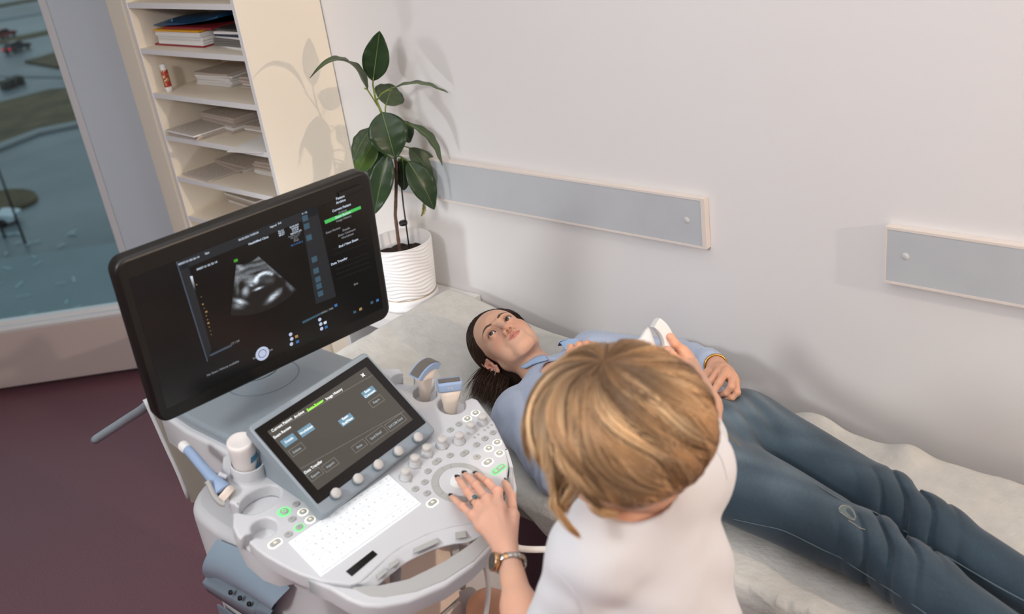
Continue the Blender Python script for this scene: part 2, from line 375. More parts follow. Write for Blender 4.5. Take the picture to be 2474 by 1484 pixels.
# papers and folders on the shelves
pm = bpy.data.materials.new('printed_page'); pm.use_nodes = True; n_ = pm.node_tree; b_ = n_.nodes['Principled BSDF']; b_.inputs['Roughness'].default_value = .85
t_ = n_.nodes.new('ShaderNodeTexCoord'); mp = n_.nodes.new('ShaderNodeMapping'); mp.inputs['Scale'].default_value = (60, 420, 1); no = n_.nodes.new('ShaderNodeTexNoise'); no.inputs['Scale'].default_value = 1.2; no.inputs['Detail'].default_value = 2
rp = n_.nodes.new('ShaderNodeValToRGB'); rp.color_ramp.elements[0].position = .44; rp.color_ramp.elements[0].color = lin((172, 164, 156)); rp.color_ramp.elements[1].position = .56; rp.color_ramp.elements[1].color = lin((206, 196, 186))
for a, b in ((t_.outputs['Object'], mp.inputs[0]), (mp.outputs[0], no.inputs[0]), (no.outputs[0], rp.inputs[0]), (rp.outputs[0], b_.inputs['Base Color'])): n_.links.new(a, b)
def booklet(name, c, yaw, w, d, t, m, label, cat, group=None, mtop=None):
    """flat document: w along the shelf, d deep, t thick; c is the centre of its underside"""
    ex = V3(math.cos(yaw), math.sin(yaw), 0); ey = V3(-ex[1], ex[0], 0); mb = MB()
    n = max(1, int(t/.0035))
    for k in range(n):                                          # pages slightly out of line
        j = RNG.normal(0, .0016, 2)
        mb.obox(np.asarray(c)-np.asarray(c)+ex*j[0]+ey*j[1]+UP*(t*(k+.5)/n), ex, ey, UP, (w/2, d/2, t/n/2*.96))
    if mtop is not None: mb.obox(UP*(t+.0003), ex, ey, UP, (w/2-.002, d/2-.002, .0003), 1)
    o = mb.build(name, [m, mtop] if mtop is not None else m); o.location = tuple(c); return tag(o, label, cat, group)
def pile(cx, cy, z, w, d, ths, yaw, where, topname=None):
    h = z+.0012
    for k, t in enumerate(ths):
        top = k == len(ths)-1
        lab = ('printed bundle on top of the '+where) if top else ('bundle %s from the top of the ' % ('second', 'third', 'fourth', 'fifth', 'sixth')[len(ths)-2-k]+where)
        booklet('paper_bundle', (cx+RNG.normal(0, .004), cy+RNG.normal(0, .004), h), yaw+RNG.normal(0, .05), w, d, t, M['paper'] if RNG.random() < .5 else M['paperbrown'], lab, 'papers', None if top and len(ths) == 1 else where, pm if top else None)
        h += t+.0008
zs = lambda k: SZ[5+k]
blue = mat('blue_plastic_folder', (24, 78, 122), .3); red = mat('red_card_folder', (150, 46, 54), .5); yel = mat('yellow_plastic_folder', (226, 164, 30), .4); dark = mat('dark_folder', (70, 66, 64), .5); navy = mat('navy_cover', (52, 58, 84), .5)
z = zs(1); fx = dict(yaw=.02)
booklet('folder', (-3.235, 1.955, z), .0, .31, .21, .006, red, 'dark red folder at the bottom of the top stack of folders', 'folder'); z += .007
for k, (t, m, lab) in enumerate([(.016, M['paper'], 'thick white notepad lying on the dark red folder'), (.010, M['paper'], 'spiral-bound white notebook below the papers under the yellow folder'), (.014, M['paper'], 'white paper bundle right under the yellow folder')]):
    booklet('notebook', (-3.215+RNG.normal(0, .004), 1.945, z), .0, .28, .19, t, m, lab, 'notebook'); z += t+.001
# spiral of the notebook
mb = MB(); zc = zs(1)+.029
for k in range(34): mb.lathe([(.0016, -.0012), (.0042, -.0012), (.0042, .0012), (.0016, .0012)], (-3.345+k*.0078, 1.848, zc), (1, 0, 0), 8)
nb = [o for o in COL.objects if o.name.startswith('notebook')][1]; mb.build('spiral', M['shelfedge'], nb)
booklet('folder', (-3.23, 1.952, z), .02, .28, .20, .006, yel, 'yellow plastic folder between the white papers and the red folder', 'folder'); z += .007
booklet('folder', (-3.18, 1.962, z), .03, .29, .20, .006, red, 'bright red folder just under the blue plastic folder', 'folder'); z += .007
# blue document case, bulging
P = []
for i in range(15):
    row = []
    for j in range(9):
        u, v = i/14., j/8.; b = math.sin(math.pi*u)**.6*math.sin(math.pi*v)**.5
        row.append((-3.385+.385*u, 1.862+.215*v+.02*u, z+.004+.016*b+.03*u*u+.004*math.sin(7*u+3*v)))
    P.append(row)
P = np.array(P); Q = P.copy(); Q[:, :, 2] = z+.001+.028*np.linspace(0, 1, 15)[:, None]**2
mb = MB().grid(P).grid(Q[::-1])
for A, B in ((P[:, 0], Q[:, 0]), (P[:, -1], Q[:, -1]), (P[0], Q[0]), (P[-1], Q[-1])): mb.grid(np.stack([A, B]))
dc = mb.build('document_case', blue); tag(dc, 'blue plastic document case on top of the folder stack', 'folder')
MB().lathe([(0, .003), (.005, .002), (.0055, 0)], (-3.255, 1.863, z+.022), (0, -1, .3), 12).build('press_stud', mat('light_blue_stud', (60, 150, 190), .4), dc)
z = zs(1)
for k, (t, m, lab) in enumerate([(.006, M['paper'], 'thin white sheets at the bottom of the pile beside the red folder'), (.022, M['darkrod'], 'dark grey ring folder in the pile near the side panel'), (.006, M['paper'], 'white sheets between the grey folder and the navy folder'), (.007, navy, 'navy folder in the pile near the side panel'), (.008, M['paper'], 'white punched sheets on the navy folder'), (.006, dark, 'dark plastic sleeve topping the pile near the side panel')]):
    booklet('folder', (-2.905+RNG.normal(0, .004), 1.955+.002*k, z), -.05+RNG.normal(0, .06), .24, .19, t, mat('grey_ring_folder', (120, 116, 112), .5) if k == 1 else m, lab, 'folder'); z += t+.001
# glue stick
gl = thing('glue_stick', 'upright glue stick with white cap and red label on the shelf', 'glue stick', (-3.335, 1.826, zs(2)))
MB().lathe([(0, 0), (.0128, 0), (.0128, .018), (.012, .019)], (-3.335, 1.826, zs(2)), n=24).build('base', M['paper'], gl)
gmx = bpy.data.materials.new('red_gold_label'); gmx.use_nodes = True; n_ = gmx.node_tree; b_ = n_.nodes['Principled BSDF']; t_ = n_.nodes.new('ShaderNodeTexCoord'); no = n_.nodes.new('ShaderNodeTexNoise'); no.inputs['Scale'].default_value = 130
rp = n_.nodes.new('ShaderNodeValToRGB'); rp.color_ramp.interpolation = 'CONSTANT'; rp.color_ramp.elements[0].color = lin((176, 40, 44)); rp.color_ramp.elements[1].position = .52; rp.color_ramp.elements[1].color = lin((170, 140, 70)); e = rp.color_ramp.elements.new(.62); e.color = lin((226, 216, 200))
n_.links.new(t_.outputs['Object'], no.inputs[0]); n_.links.new(no.outputs[0], rp.inputs[0]); n_.links.new(rp.outputs[0], b_.inputs['Base Color'])
MB().lathe([(.0125, .018), (.0125, .078)], (-3.335, 1.826, zs(2)), n=24).build('label', gmx, gl)
MB().lathe([(.012, .078), (.0108, .079), (.0108, .096), (.0095, .098), (0, .098)], (-3.335, 1.826, zs(2)), n=24).build('cap', M['paper'], gl)
pile(-3.215, 2.01, zs(2), .21, .15, [.008, .007, .012, .006, .006], .05, 'middle pile on the glue stick shelf')
pile(-2.93, 2.005, zs(2), .22, .15, [.008, .006, .010, .005, .007], -.04, 'pile by the side panel behind the glue stick')
pile(-3.275, 1.87, zs(3), .21, .15, [.006, .007, .005], -.03, 'low front pile below the glue stick')
pile(-3.22, 1.99, zs(3), .24, .15, [.009, .008, .008, .007, .010, .006], -.13, 'tall back pile below the glue stick')
pile(-2.965, 2.00, zs(3), .22, .15, [.008, .007, .010], -.02, 'side-panel pile below the glue stick shelf')
booklet('paper_sheet', (-2.885, 1.862, zs(3)), .25, .15, .20, .0012, M['paper'], 'single white sheet hanging over the front edge of the third shelf', 'paper')
pile(-3.285, 1.868, zs(4), .20, .14, [.005], .0, 'thin front pile on the fourth shelf')
pile(-3.25, 2.0, zs(4), .22, .14, [.005, .006, .005], -.08, 'thin back pile on the fourth shelf')
pile(-2.965, 2.005, zs(4), .24, .15, [.008, .010, .007, .012, .008], -.02, 'thick side-panel pile on the fourth shelf')
pile(-3.25, 2.01, zs(5), .23, .13, [.007, .008, .007, .008, .006], -.10, 'fifth-shelf pile just above the monitor')
pile(-3.03, 2.01, zs(5), .16, .12, [.004, .004], -.05, 'thin two-bundle pile just above the monitor')

# ================================================================ WALL RAILS
def wall_rail(x0, x1, label, capx, name='bumper_rail'):
    z0, z1, y0 = 1.026, 1.166, 2.10
    t = thing(name, label, 'wall rail', ((x0+x1)/2, YB, (z0+z1)/2))
    MB().box((x0+.004, y0, z0+.006), (x1-.012, YB-.001, z1-.006)).build('board', M['rail'], t)
    mb = MB(); mb.box((x0, y0-.001, z1-.006), (x1, YB-.001, z1)); mb.box((x0, y0-.001, z0), (x1, YB-.001, z0+.006)); mb.box((x1-.012, y0-.001, z0+.006), (x1, YB-.001, z1-.006)); mb.box((x0, y0-.001, z0+.006), (x0+.004, YB-.001, z1-.006)); mb.build('edge_band', M['railedge'], t)
    MB().lathe([(0, .0015), (.008, .001), (.009, 0)], (capx, y0-.0005, 1.10), (0, -1, 0), 18).build('screw_cap', mat('rail_screw_cap', (206, 206, 206), .5), t)
wall_rail(-2.66, ony(1704, 530, 2.1)[0], 'grey wall rail between the rubber plant and its cream end', ony(1659, 528, 2.1)[0])
wall_rail(ony(2138, 605, 2.1)[0], 1.6, 'grey wall rail to the far end, beyond the gap in the rails', ony(2188, 612, 2.1)[0])

# ================================================================ SIDE TABLE, PLANT
tb = thing('side_table', 'white low table under the plant pot between cabinet and bed', 'table', (-2.48, 1.98, 0))
TZ = .697
MB().prism([(-2.745, 1.838, TZ-.045), (-2.312, 1.838, TZ-.045), (-2.312, 2.076, TZ-.045), (-2.227, 2.076, TZ-.045), (-2.227, YB-.004, TZ-.045), (-2.745, YB-.004, TZ-.045)], UP*.045).build('table_top', M['table'], tb)
MB().box((-2.745, 1.85, 0), (-2.638, YB-.01, TZ-.045)).build('side_cupboard', M['cream'], tb)
MB().box((-2.638, 1.845, 0), (-2.620, YB-.01, TZ-.045)).build('leg_panel', M['shelfedge'], tb)
MB().box((-2.245, 2.08, 0), (-2.227, YB-.01, TZ-.045)).build('leg_panel', M['shelfedge'], tb)

PX, PY = -2.417, 1.976
pot = thing('potted_rubber_plant', 'rubber plant with dark glossy leaves in a white rippled pot', 'plant', (PX, PY, TZ))
def pot_r(z): return .088+.016*(z/.222)
mb = MB(); K, N_ = 130, 96; V = []
for i in range(K):
    z = .020+.200*i/(K-1)
    for k in range(N_):
        th = 2*math.pi*k/N_
        r = pot_r(z)+.0022*math.sin(2*math.pi*(z/.0125+.55*math.sin(2*th+.6)+.3*math.sin(5*th+z*40)))*min(1, (z-.02)/.01)
        V.append((PX+r*math.cos(th), PY+r*math.sin(th), TZ+z))
mb.add(V, [(i*N_+k, i*N_+(k+1) % N_, (i+1)*N_+(k+1) % N_, (i+1)*N_+k) for i in range(K-1) for k in range(N_)], 0, True)
mb.lathe([(pot_r(.22)+.001, .220), (pot_r(.22), .2225), (pot_r(.22)-.004, .2215), (.094, .16), (.090, .12)], (PX, PY, TZ), n=N_)
mb.build('pot', M['pot'], pot)
MB().lathe([(0, .001), (.092, .001), (.100, .005), (.103, .012), (.101, .013), (.0965, .022), (.0955, .040), (.093, .041)], (PX, PY, TZ), n=64).build('saucer', M['pot'], pot)
mb = MB().lathe([(.0958, .0415), (.0962, .0425), (.0958, .0435)], (PX, PY, TZ), n=64); mb.build('gold_line', mat('gold_line', (190, 150, 84), .4, .5), pot)
mb = MB(); V = [(PX, PY, TZ+.172)]
for i in range(1, 9):
    for k in range(40):
        th = 2*math.pi*k/40; r = .0955*i/8; V.append((PX+r*math.cos(th), PY+r*math.sin(th), TZ+.170+.006*math.sin(9*th+i*2.1)*math.sin(i*1.9)+RNG.normal(0, .002)))
mb.add(V, [(0, 1+k, 1+(k+1) % 40) for k in range(40)]+[(1+(i-1)*40+k, 1+i*40+k, 1+i*40+(k+1) % 40, 1+(i-1)*40+(k+1) % 40) for i in range(1, 8) for k in range(40)], 0, True); mb.build('soil', M['soil'], pot)
NV = nrm((FW[0], FW[1], 0))                                     # horizontal viewing direction, away from the camera
P0 = V3(PX, PY, 0)
def pp(u, v, off=0.): return onpl(u, v, P0-NV*off, NV)           # off: towards the camera from the stem
stem_px = [(967, 612), (961, 570), (955, 520), (957, 460), (958, 404), (950, 350), (938, 305), (921, 271), (907, 237), (901, 205)]
sp = [pp(*q) for q in stem_px]
mb = MB(); path = []
for i in range(6):
    for t in range(5): path.append(sp[i]+(sp[i+1]-sp[i])*t/5. if i < 6 else sp[6])
mb.tube(path, [.0058-.0012*i/30+.0006*(i % 4 == 0) for i in range(len(path))], 10); mb.build('stem', M['bark'], pot)
MB().tube([path[-1]]+sp[6:], [.0046, .0046, .0042, .0036, .0028], 10).build('stem_tip', M['petiole'], pot)
cam2 = nrm(CAM-sp[4])
def leaf(bu, bv, boff, tu, tv, toff, wpx, m, face=(0, 0), arch=.0, fold=.25, pet=None, shape=1.35, name='leaf', hook=0.):
    """blade from its base to its tip; wpx its real width in metres; face tilts the blade normal (side, up) from facing the camera"""
    A, B = pp(bu, bv, boff), pp(tu, tv, toff); ax = B-A; L = np.linalg.norm(ax); ax /= L
    n = nrm(cam2+RT*face[0]-DN*face[1]); n = nrm(n-ax*(n@ax)); sd = np.cross(ax, n)
    K, J = 18, 9; P = []
    for i in range(K+1):
        t = i/K; w = wpx/2*(math.sin(math.pi*min(1, t**.9))**.75)*(1-.25*t)*shape if 0 < t < 1 else .0006
        row = []
        for j in range(J):
            s = (j/(J-1))*2-1
            row.append(A+ax*L*t+n*arch*L*math.sin(math.pi*t)+n*(fold*w*abs(s)**1.3)-n*hook*max(0, t-.8)**2*L*12+sd*w*s+n*.0018*math.sin(26*t+2*abs(s))*abs(s))
        P.append(row)
    P = np.array(P); mb = MB().grid(P)
    o = mb.build(name, m, pot)
    sm = o.modifiers.new('thickness', 'SOLIDIFY'); sm.thickness = .0011
    mid = [P[i, J//2]+n*.0007 for i in range(K)]
    MB().tube(mid, [.0019-.0013*i/K for i in range(K)], 6).build('midrib', M['vein'], o)
    if pet:
        Q = [pp(*q) for q in pet]+[A, A+ax*.012]; MB().tube(Q, [.0024]*len(Q), 8).build('petiole', M['petiole'], o)
Lf, Ld, Lp = M['leaf'], M['leafdull'], M['leafpale']
leaf(901, 196, .0, 917, 75, .02, .068, Lf, (.05, .15), -.02, .10, [(901, 208, 0)])
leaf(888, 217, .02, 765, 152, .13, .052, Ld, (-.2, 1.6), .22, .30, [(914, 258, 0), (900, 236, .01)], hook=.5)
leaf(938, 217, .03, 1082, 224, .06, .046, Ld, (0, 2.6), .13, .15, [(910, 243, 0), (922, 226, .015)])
leaf(932, 254, -.01, 948, 204, -.09, .082, Ld, (.1, -.1), .02, .15, [(931, 272, 0), (931, 262, 0)])
leaf(923, 271, .03, 955, 386, .07, .102, Lf, (0, .25), .06, .15, [(921, 274, 0)])
leaf(902, 308, .02, 855, 393, .06, .052, Ld, (-.6, .5), .10, .25, [(930, 300, 0), (915, 300, .01)])
leaf(910, 335, -.03, 862, 425, -.02, .075, Lp, (-.5, .2), .05, .2, [(940, 330, -.01)])
leaf(925, 345, -.05, 884, 440, -.05, .06, Lf, (-.2, .2), .05, .2, [(945, 350, -.02)])
leaf(938, 373, .02, 905, 518, .05, .068, Lf, (-.15, .2), .06, .2, [(955, 360, 0)])
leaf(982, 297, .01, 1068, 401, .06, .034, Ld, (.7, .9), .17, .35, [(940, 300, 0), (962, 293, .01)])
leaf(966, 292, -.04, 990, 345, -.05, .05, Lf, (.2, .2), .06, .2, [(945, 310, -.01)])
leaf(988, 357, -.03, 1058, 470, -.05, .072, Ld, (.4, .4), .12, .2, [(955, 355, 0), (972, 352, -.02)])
leaf(985, 389, .02, 1049, 507, .04, .072, Lf, (.2, .25), .10, .2, [(958, 392, 0), (970, 382, .01)])
leaf(972, 380, -.03, 976, 460, -.03, .055, Lf, (.2, .1), .05, .2, [(955, 375, 0)])
leaf(1023, 490, .0, 1017, 523, .0, .012, mat('dry_leaf', (170, 162, 110), .7), (.5, 0), .2, .6)
t = MB().tube([pp(963, 384, -.015), pp(975, 500, -.01), pp(990, 609, -.005)], .0026, 8); t.build('support_stick', M['darkrod'], pot)
MB().lathe([(0, -.008), (.0125, -.008), (.0145, -.003), (.0145, .003), (.011, .006), (0, .006)], pp(974, 538, -.01), (0, 0, 1), 10).build('stick_clip', M['black'], pot)
# ================================================================ ULTRASOUND MACHINE
C = dict(
    white=mat('white_machine_shell', (207, 208, 211), .38, bump=(900, .05, .0005)), grey=mat('mid_grey_plastic', (178, 178, 176), .45), blue=mat('grey_blue_plastic', (146, 157, 165), .36, bump=(900, .05, .0005)),
    bluedark=mat('deep_grey_blue_plastic', (120, 132, 144), .4), glassblack=mat('black_panel_glass', (14, 12, 10), .12, spec=.5), bezel=mat('black_monitor_bezel', (20, 18, 15), .38),
    lit=mat('lit_key_white', (226, 229, 231), .5, emit=(250, 253, 255), estr=.18), glow=mat('white_button_glow', (250, 250, 235), .5, emit=(250, 250, 230), estr=.7), green=mat('green_button_glow', (120, 230, 140), .5, emit=(90, 235, 120), estr=.55),
    button=mat('grey_button_cap', (176, 177, 174), .42), knob=mat('grey_knob_cap', (206, 202, 198), .5), olive=mat('olive_grey_panel', (150, 146, 134), .5), inner=mat('pale_inner_plastic', (214, 208, 204), .5),
    legend=mat('key_legend', (120, 126, 132), .6), probeblue=mat('light_blue_probe_plastic', (150, 172, 204), .3), lens=mat('grey_probe_lens', (100, 96, 90), .4), beige=mat('pale_probe_grip', (236, 222, 208), .4), icon=mat('cream_icon', (240, 228, 205), .5, emit=(240, 225, 195), estr=.5),
    cable=mat('white_cable', (226, 222, 216), .45), dim=mat('grey_icon', (150, 152, 150), .5))
us = thing('ultrasound_machine', 'white and grey-blue ultrasound machine with monitor, touch panel and lit keyboard', 'ultrasound machine', (-1.6, 1.0, 0))
tl = math.radians(14); PN = V3(math.sin(tl), 0, math.cos(tl)); PE = V3(0, 1, 0); PB = V3(-math.cos(tl), 0, math.sin(tl)); PO = V3(-1.28, .75, .94)
def PT(r, b, h=0.): return PO+PE*r+PB*b+PN*h
def pc(u, v, h=0.): p = onpl(u, v, PO+PN*h, PN)-PO; return np.array([p@PE, p@PB])
def pcs(L, h=0.): return np.array([pc(u, v, h) for u, v in L])
def zm(L, s, ox, oy): return [(ox+x/s, oy+y/s) for x, y in L]

# -- control panel plate with cups cut into it
def cup_arc(c, rx, ry, a_in, a_out, n=18, cwise=True):
    """points round a cup from angle a_in to a_out (degrees) the long way"""
    return [np.array([c[0]+rx*math.cos(math.radians(a_in+(a_out-a_in)*k/n)), c[1]+ry*math.sin(math.radians(a_in+(a_out-a_in)*k/n))]) for k in range(n+1)]
L3, L2, R1, R2, R3 = pc(638, 1275), pc(628, 1207), pc(972, 920), pc(1027, 950), pc(1092, 977)
front = pcs([(602, 1311), (620, 1328), (640, 1343), (680, 1366), (725, 1388), (775, 1404), (844, 1413), (872, 1407), (914, 1369), (961, 1329), (1031, 1292), (1090, 1274), (1125, 1268), (1160, 1262), (1190, 1240), (1212, 1200), (1224, 1160), (1230, 1120), (1224, 1080), (1195, 1020), (1154, 965)])
out = list(front)
out += [np.array([.540, .160])]+cup_arc(R3, .031, .031, -20, -330, 20)+[np.array([.546, .200]), np.array([.545, .222])]
out += [np.array([.538, .232])]+cup_arc(R2, .027, .027, -18, -334, 20)+[np.array([.530, .262]), np.array([.524, .296])]
out += [np.array([.515, .300])]+cup_arc(R1, .028, .028, -20, -318, 18)+[np.array([.502, .345]), np.array([.470, .376]), np.array([.36, .385]), np.array([.14, .392]), np.array([.055, .392])]
out += [np.array([.030, .362]), np.array([.026, .338]), np.array([-.012, .281])]
out += [np.array([-.008, .270])]+cup_arc(L2, .044, .028, 155, -152, 24)+[np.array([-.018, .252]), np.array([-.025, .251]), np.array([-.045, .226]), np.array([-.055, .190])]
out += [np.array([-.042, .193])]+cup_arc(L3, .024, .024, 165, -165, 20)+[np.array([-.044, .176])]
mb = MB(); plate(mb, np.array(out)[::1], PO, PE, PB, PN, .030, .005, mi=0, bottom=True)
panel = mb.build('control_panel', C['white'], us)
under = np.array([(.0, .09), (.10, .08), (.25, .07), (.40, .06), (.48, .07), (.520, .10), (.54, .15), (.53, .28), (.46, .37), (.06, .385), (.02, .33), (-.045, .22), (-.045, .12)])
mb = MB(); plate(mb, smooth_poly(under, 1), PO-PN*.030, PE, PB, PN, .055, .004, holes=[circ(c[0], c[1], r_*1.12, 20) for c, r_ in ()]); mb.build('panel_underside', C['white'], us)
for c_, rx, ry, a0_, a1_ in ((R3, .031, .031, -20, -330), (R2, .027, .027, -18, -334), (R1, .028, .028, -20, -318), (L2, .044, .028, 155, -152), (L3, .024, .024, 165, -165)):
    ar = np.array(cup_arc(c_, rx, ry, a0_, a1_, 24)); ao = np.array(cup_arc(c_, rx+.003, ry+.003, a0_, a1_, 24))
    mb = MB(); mb.grid(np.array([[PT(*q, h) for q in (ar if j < 2 else ao)] for j, h in enumerate((-.027, -.049, -.049, -.027))])); mb.build('cup_wall', C['white'], us)
for c, rx, ry, nm in ((L3, .026, .026, 'cup_floor'), (L2, .046, .030, 'cup_floor'), (R1, .030, .030, 'cup_floor'), (R2, .029, .029, 'cup_floor'), (R3, .033, .033, 'cup_floor')):
    mb = MB(); plate(mb, circ(c[0], c[1], rx, 28, ry), PO-PN*.046, PE, PB, PN, .004, .001, holes=[circ(c[0], c[1]-.004, .006, 12)]); mb.build(nm, C['inner'], us)
# -- front lip with its small grey buttons, and the hand opening's wall
lipA = [(844, 1414), (872, 1408), (914, 1370), (961, 1330), (1031, 1293), (1090, 1275), (1125, 1269), (1165, 1262)]
lipB = [(850, 1417), (905, 1417), (945, 1388), (985, 1358), (1048, 1328), (1100, 1314), (1134, 1309), (1185, 1285)]
A = np.array([PT(*pc(u, v), .0) for u, v in lipA]); B = np.array([PT(*pc(u, v, -.012), -.012) for u, v in lipB]); D_ = B+PB*.045-PN*.028
def dens(P, n=6):
    t = np.linspace(0, len(P)-1, (len(P)-1)*n+1); i = np.minimum(t.astype(int), len(P)-2); f = (t-i)[:, None]
    m = np.gradient(P, axis=0); h00 = 2*f**3-3*f**2+1; h10 = f**3-2*f**2+f; h01 = -2*f**3+3*f**2; h11 = f**3-f**2
    return h00*P[i]+h10*m[i]+h01*P[i+1]+h11*m[i+1]
A, B, D_ = dens(A), dens(B), dens(D_); mb = MB().grid(np.stack([A, A*.6+B*.4+PN*.003, B+PB*.004, B, B*.9+D_*.1-PN*.004, D_])); mb.build('front_lip', C['white'], us)
for q in ([(1290, 1365), (1295, 1280), (1345, 1330), (1360, 1400)],):
    pass
for q in (zm([(975, 650), (1065, 575), (1090, 620), (1000, 697)], 4.266, 680, 1240), zm([(1105, 540), (1195, 480), (1215, 520), (1120, 590)], 4.266, 680, 1240), zm([(1355, 380), (1605, 268), (1618, 318), (1365, 430)], 4.266, 680, 1240), zm([(1790, 212), (1900, 196), (1905, 262), (1795, 275)], 4.266, 680, 1240)):
    P = [PT(*pc(u, v, -.004), -.004) for u, v in q]; MB().prism([p+PN*.002 for p in P], PN*.0016).build('front_button', C['button'], us)
# -- black strip, keyboard
q = [PT(*pc(u, v)) for u, v in zm([(665, 605), (940, 390), (990, 430), (725, 655)], 4.266, 680, 1240)]
MB().prism([p+PN*.0004 for p in q], PN*.0012).build('finger_sensor', C['glassblack'], us)
kc = pcs([(699, 1312), (938, 1151), (1017, 1219), (776, 1395)]); kO = kc[0]; kx = (kc[1]-kc[0]+kc[2]-kc[3])/2; ky = (kc[3]-kc[0]+kc[2]-kc[1])/2
KW, KD = np.linalg.norm(kx), np.linalg.norm(ky); kx /= KW; ky /= KD; kx3 = PE*kx[0]+PB*kx[1]; ky3 = PE*ky[0]+PB*ky[1]; kO3 = PT(*kO)
mb = MB(); mb.obox(kO3+kx3*KW/2+ky3*KD/2+PN*.0008, kx3, ky3, PN, (KW/2+.001, KD/2+.001, .0010), 0, .0004); kbd = mb.build('keyboard', mat('keyboard_backlight', (226, 230, 232), .5, emit=(246, 252, 255), estr=.3), us)
rows = [['Esc']+['F%d' % k for k in range(1, 13)]+['Ins', 'Del'], list('`1234567890-=')+['Bksp'], ['Tab']+list('QWERTYUIOP[]\\'), ['Caps']+list('ASDFGHJKL;\'')+['Enter'], ['Shift']+list('ZXCVBNM,./')+['Up', 'Shift'], ['Ctrl', 'Fn', 'Alt', '', 'Alt', '<', 'v', '>']]
wid = {'Bksp': 2, 'Tab': 1.5, '\\': 1.5, 'Caps': 1.75, 'Enter': 2.25, 'Shift': 2, '': 6.5, 'Ctrl': 1.5, 'Alt': 1.4, 'Fn': 1.2}
leg = MB(); hs = [.75, 1, 1, 1, 1, 1]; y0 = 0.; U = (KD-.004)/sum(hs); kmeshes = {}
for ri, row in enumerate(rows):
    ws_ = [wid.get(k, 1) for k in row]; s = (KW-.004)/sum(ws_); x0 = 0.
    for k, w in zip(row, ws_):
        c = kO3+kx3*(.002+(x0+w/2)*s)+ky3*(.002+(y0+hs[ri]/2)*U); hw, hd = w*s/2-.0007, hs[ri]*U/2-.0007
        key = (round(hw, 5), round(hd, 5))
        if key not in kmeshes:
            m_ = MB().obox((0, 0, 0), kx3, ky3, PN, (hw, hd, .0018), 0, .0006); o = m_.build('key', C['lit'], None); kmeshes[key] = o.data
        else: o = bpy.data.objects.new('key', kmeshes[key]); COL.objects.link(o)
        o.parent = kbd; o.location = tuple(c+PN*.0030-np.array(us.location))
        if k: text_mesh(k, .0055 if len(k) == 1 else .0032, c+PN*.0050-kx3*.001+ky3*(-.001), kx3, -ky3, leg)
        x0 += w
    y0 += hs[ri]
leg.build('key_legends', C['legend'], kbd)

# -- round trackball group
TBc = pc(1109, 1166)
def seg(r0, r1, a0, a1, h, name, m, n=14):
    P = [(TBc[0]+r*math.cos(a), TBc[1]+r*math.sin(a)) for r, aa in ((r1, np.linspace(a0, a1, n)), (r0, np.linspace(a1, a0, n))) for a in aa]
    mb = MB(); plate(mb, np.array(P), PO+PN*h, PE, PB, PN, h, .0006, segs=1); return mb.build(name, m, us)
cuts = [np.radians(a) for a in (62, 85, 150, 178, 242, 265, 330, 358)]
for k in range(8):
    a0 = cuts[k]; a1 = cuts[(k+1) % 8]+(2*math.pi if k == 7 else 0); seg(.0405, .0535, a0+.02, a1-.02, .0016, 'ring_button', C['button'])
mb = MB(); plate(mb, circ(TBc[0], TBc[1], .0555, 48), PO+PN*.0006, PE, PB, PN, .0006, .0003, segs=1); mb.build('trackball_seat', C['grey'], us)
mb = MB(); plate(mb, circ(TBc[0], TBc[1], .0400, 48), PO+PN*.0035, PE, PB, PN, .0035, .0015, holes=[circ(TBc[0], TBc[1], .0185, 32)]); mb.build('trackball_collar', C['white'], us)
mb = MB(); mb.lathe([(.0195*math.sin(a), -.0195*math.cos(a)) for a in np.linspace(.02, math.pi-.001, 18)], PT(*TBc, .0), PN, 32); mb.build('trackball', mat('pearl_trackball', (238, 238, 236), .08, coat=.6), us)

# -- buttons
def stad(c, L, w, h, nm, m, z=0.):
    mb = MB(); P = rrect(L, w, w/2-.0002, 7, c[0], c[1]); plate(mb, P, PO+PN*(h+z), PE, PB, PN, h, min(h*.8, .0012), segs=2); return mb.build(nm, m, us)
def button(c, kind='grey', L=.0155, w=.0125):
    if kind in ('lit', 'green'):
        stad(c, L+.0055, w+.0055, .0006, 'light_ring', C['glow'] if kind == 'lit' else C['green'])
    b = stad(c, L, w, .0028, 'button', C['button'])
    mb = MB(); m = C['icon'] if kind == 'lit' else C['dim']
    for dx, dy, a, d in ((-.0015, .0008, .0009, .0016), (.0012, .0010, .0014, .0006), (.0014, -.0012, .0014, .0006), (-.0015, -.0018, .0009, .0004)): mb.obox(PT(c[0]+dx, c[1]+dy, .0029), PE, PB, PN, (a, d, .0002))
    mb.build('button_icon', m, b)
z5 = lambda x, y: pc(920+x/5.3, 960+y/5.3)
for x, y in ((1212, 205), (1108, 278), (1490, 582), (1383, 658), (1520, 720)): button(z5(x, y), 'lit')
for x, y in ((1000, 348), (890, 423), (1435, 458), (1332, 535), (1225, 612), (885, 750), (1230, 772), (600, 952), (562, 1093), (442, 1180), (590, 1235)): button(z5(x, y))
button(z5(1370, 835), 'lit', .0215); button(z5(660, 1355), 'lit', .0215); button(z5(1070, 722), 'grey', .0215); button(z5(715, 828), 'grey', .0225)
c = z5(1510, 925); stad(c, .040, .0165, .0006, 'light_ring', C['green']); b_ = stad(c, .034, .0110, .003, 'freeze_button', C['button'])
mb = MB(); mb.obox(PT(c[0]-.009, c[1], .0031), PE, PB, PN, (.003, .003, .0002)); mb.obox(PT(c[0]+.006, c[1], .0031), PE, PB, PN, (.006, .0012, .0002)); mb.build('button_icon', C['green'], b_)
for x, y in ((1200, 515), (1247, 480), (1328, 423), (1372, 390), (1420, 357)):
    c = z5(x, y); stad(c, .0061, .006, .001, 'small_button', C['button'])
stad(z5(1052, 598), .008, .0062, .0008, 'indicator', C['green'])
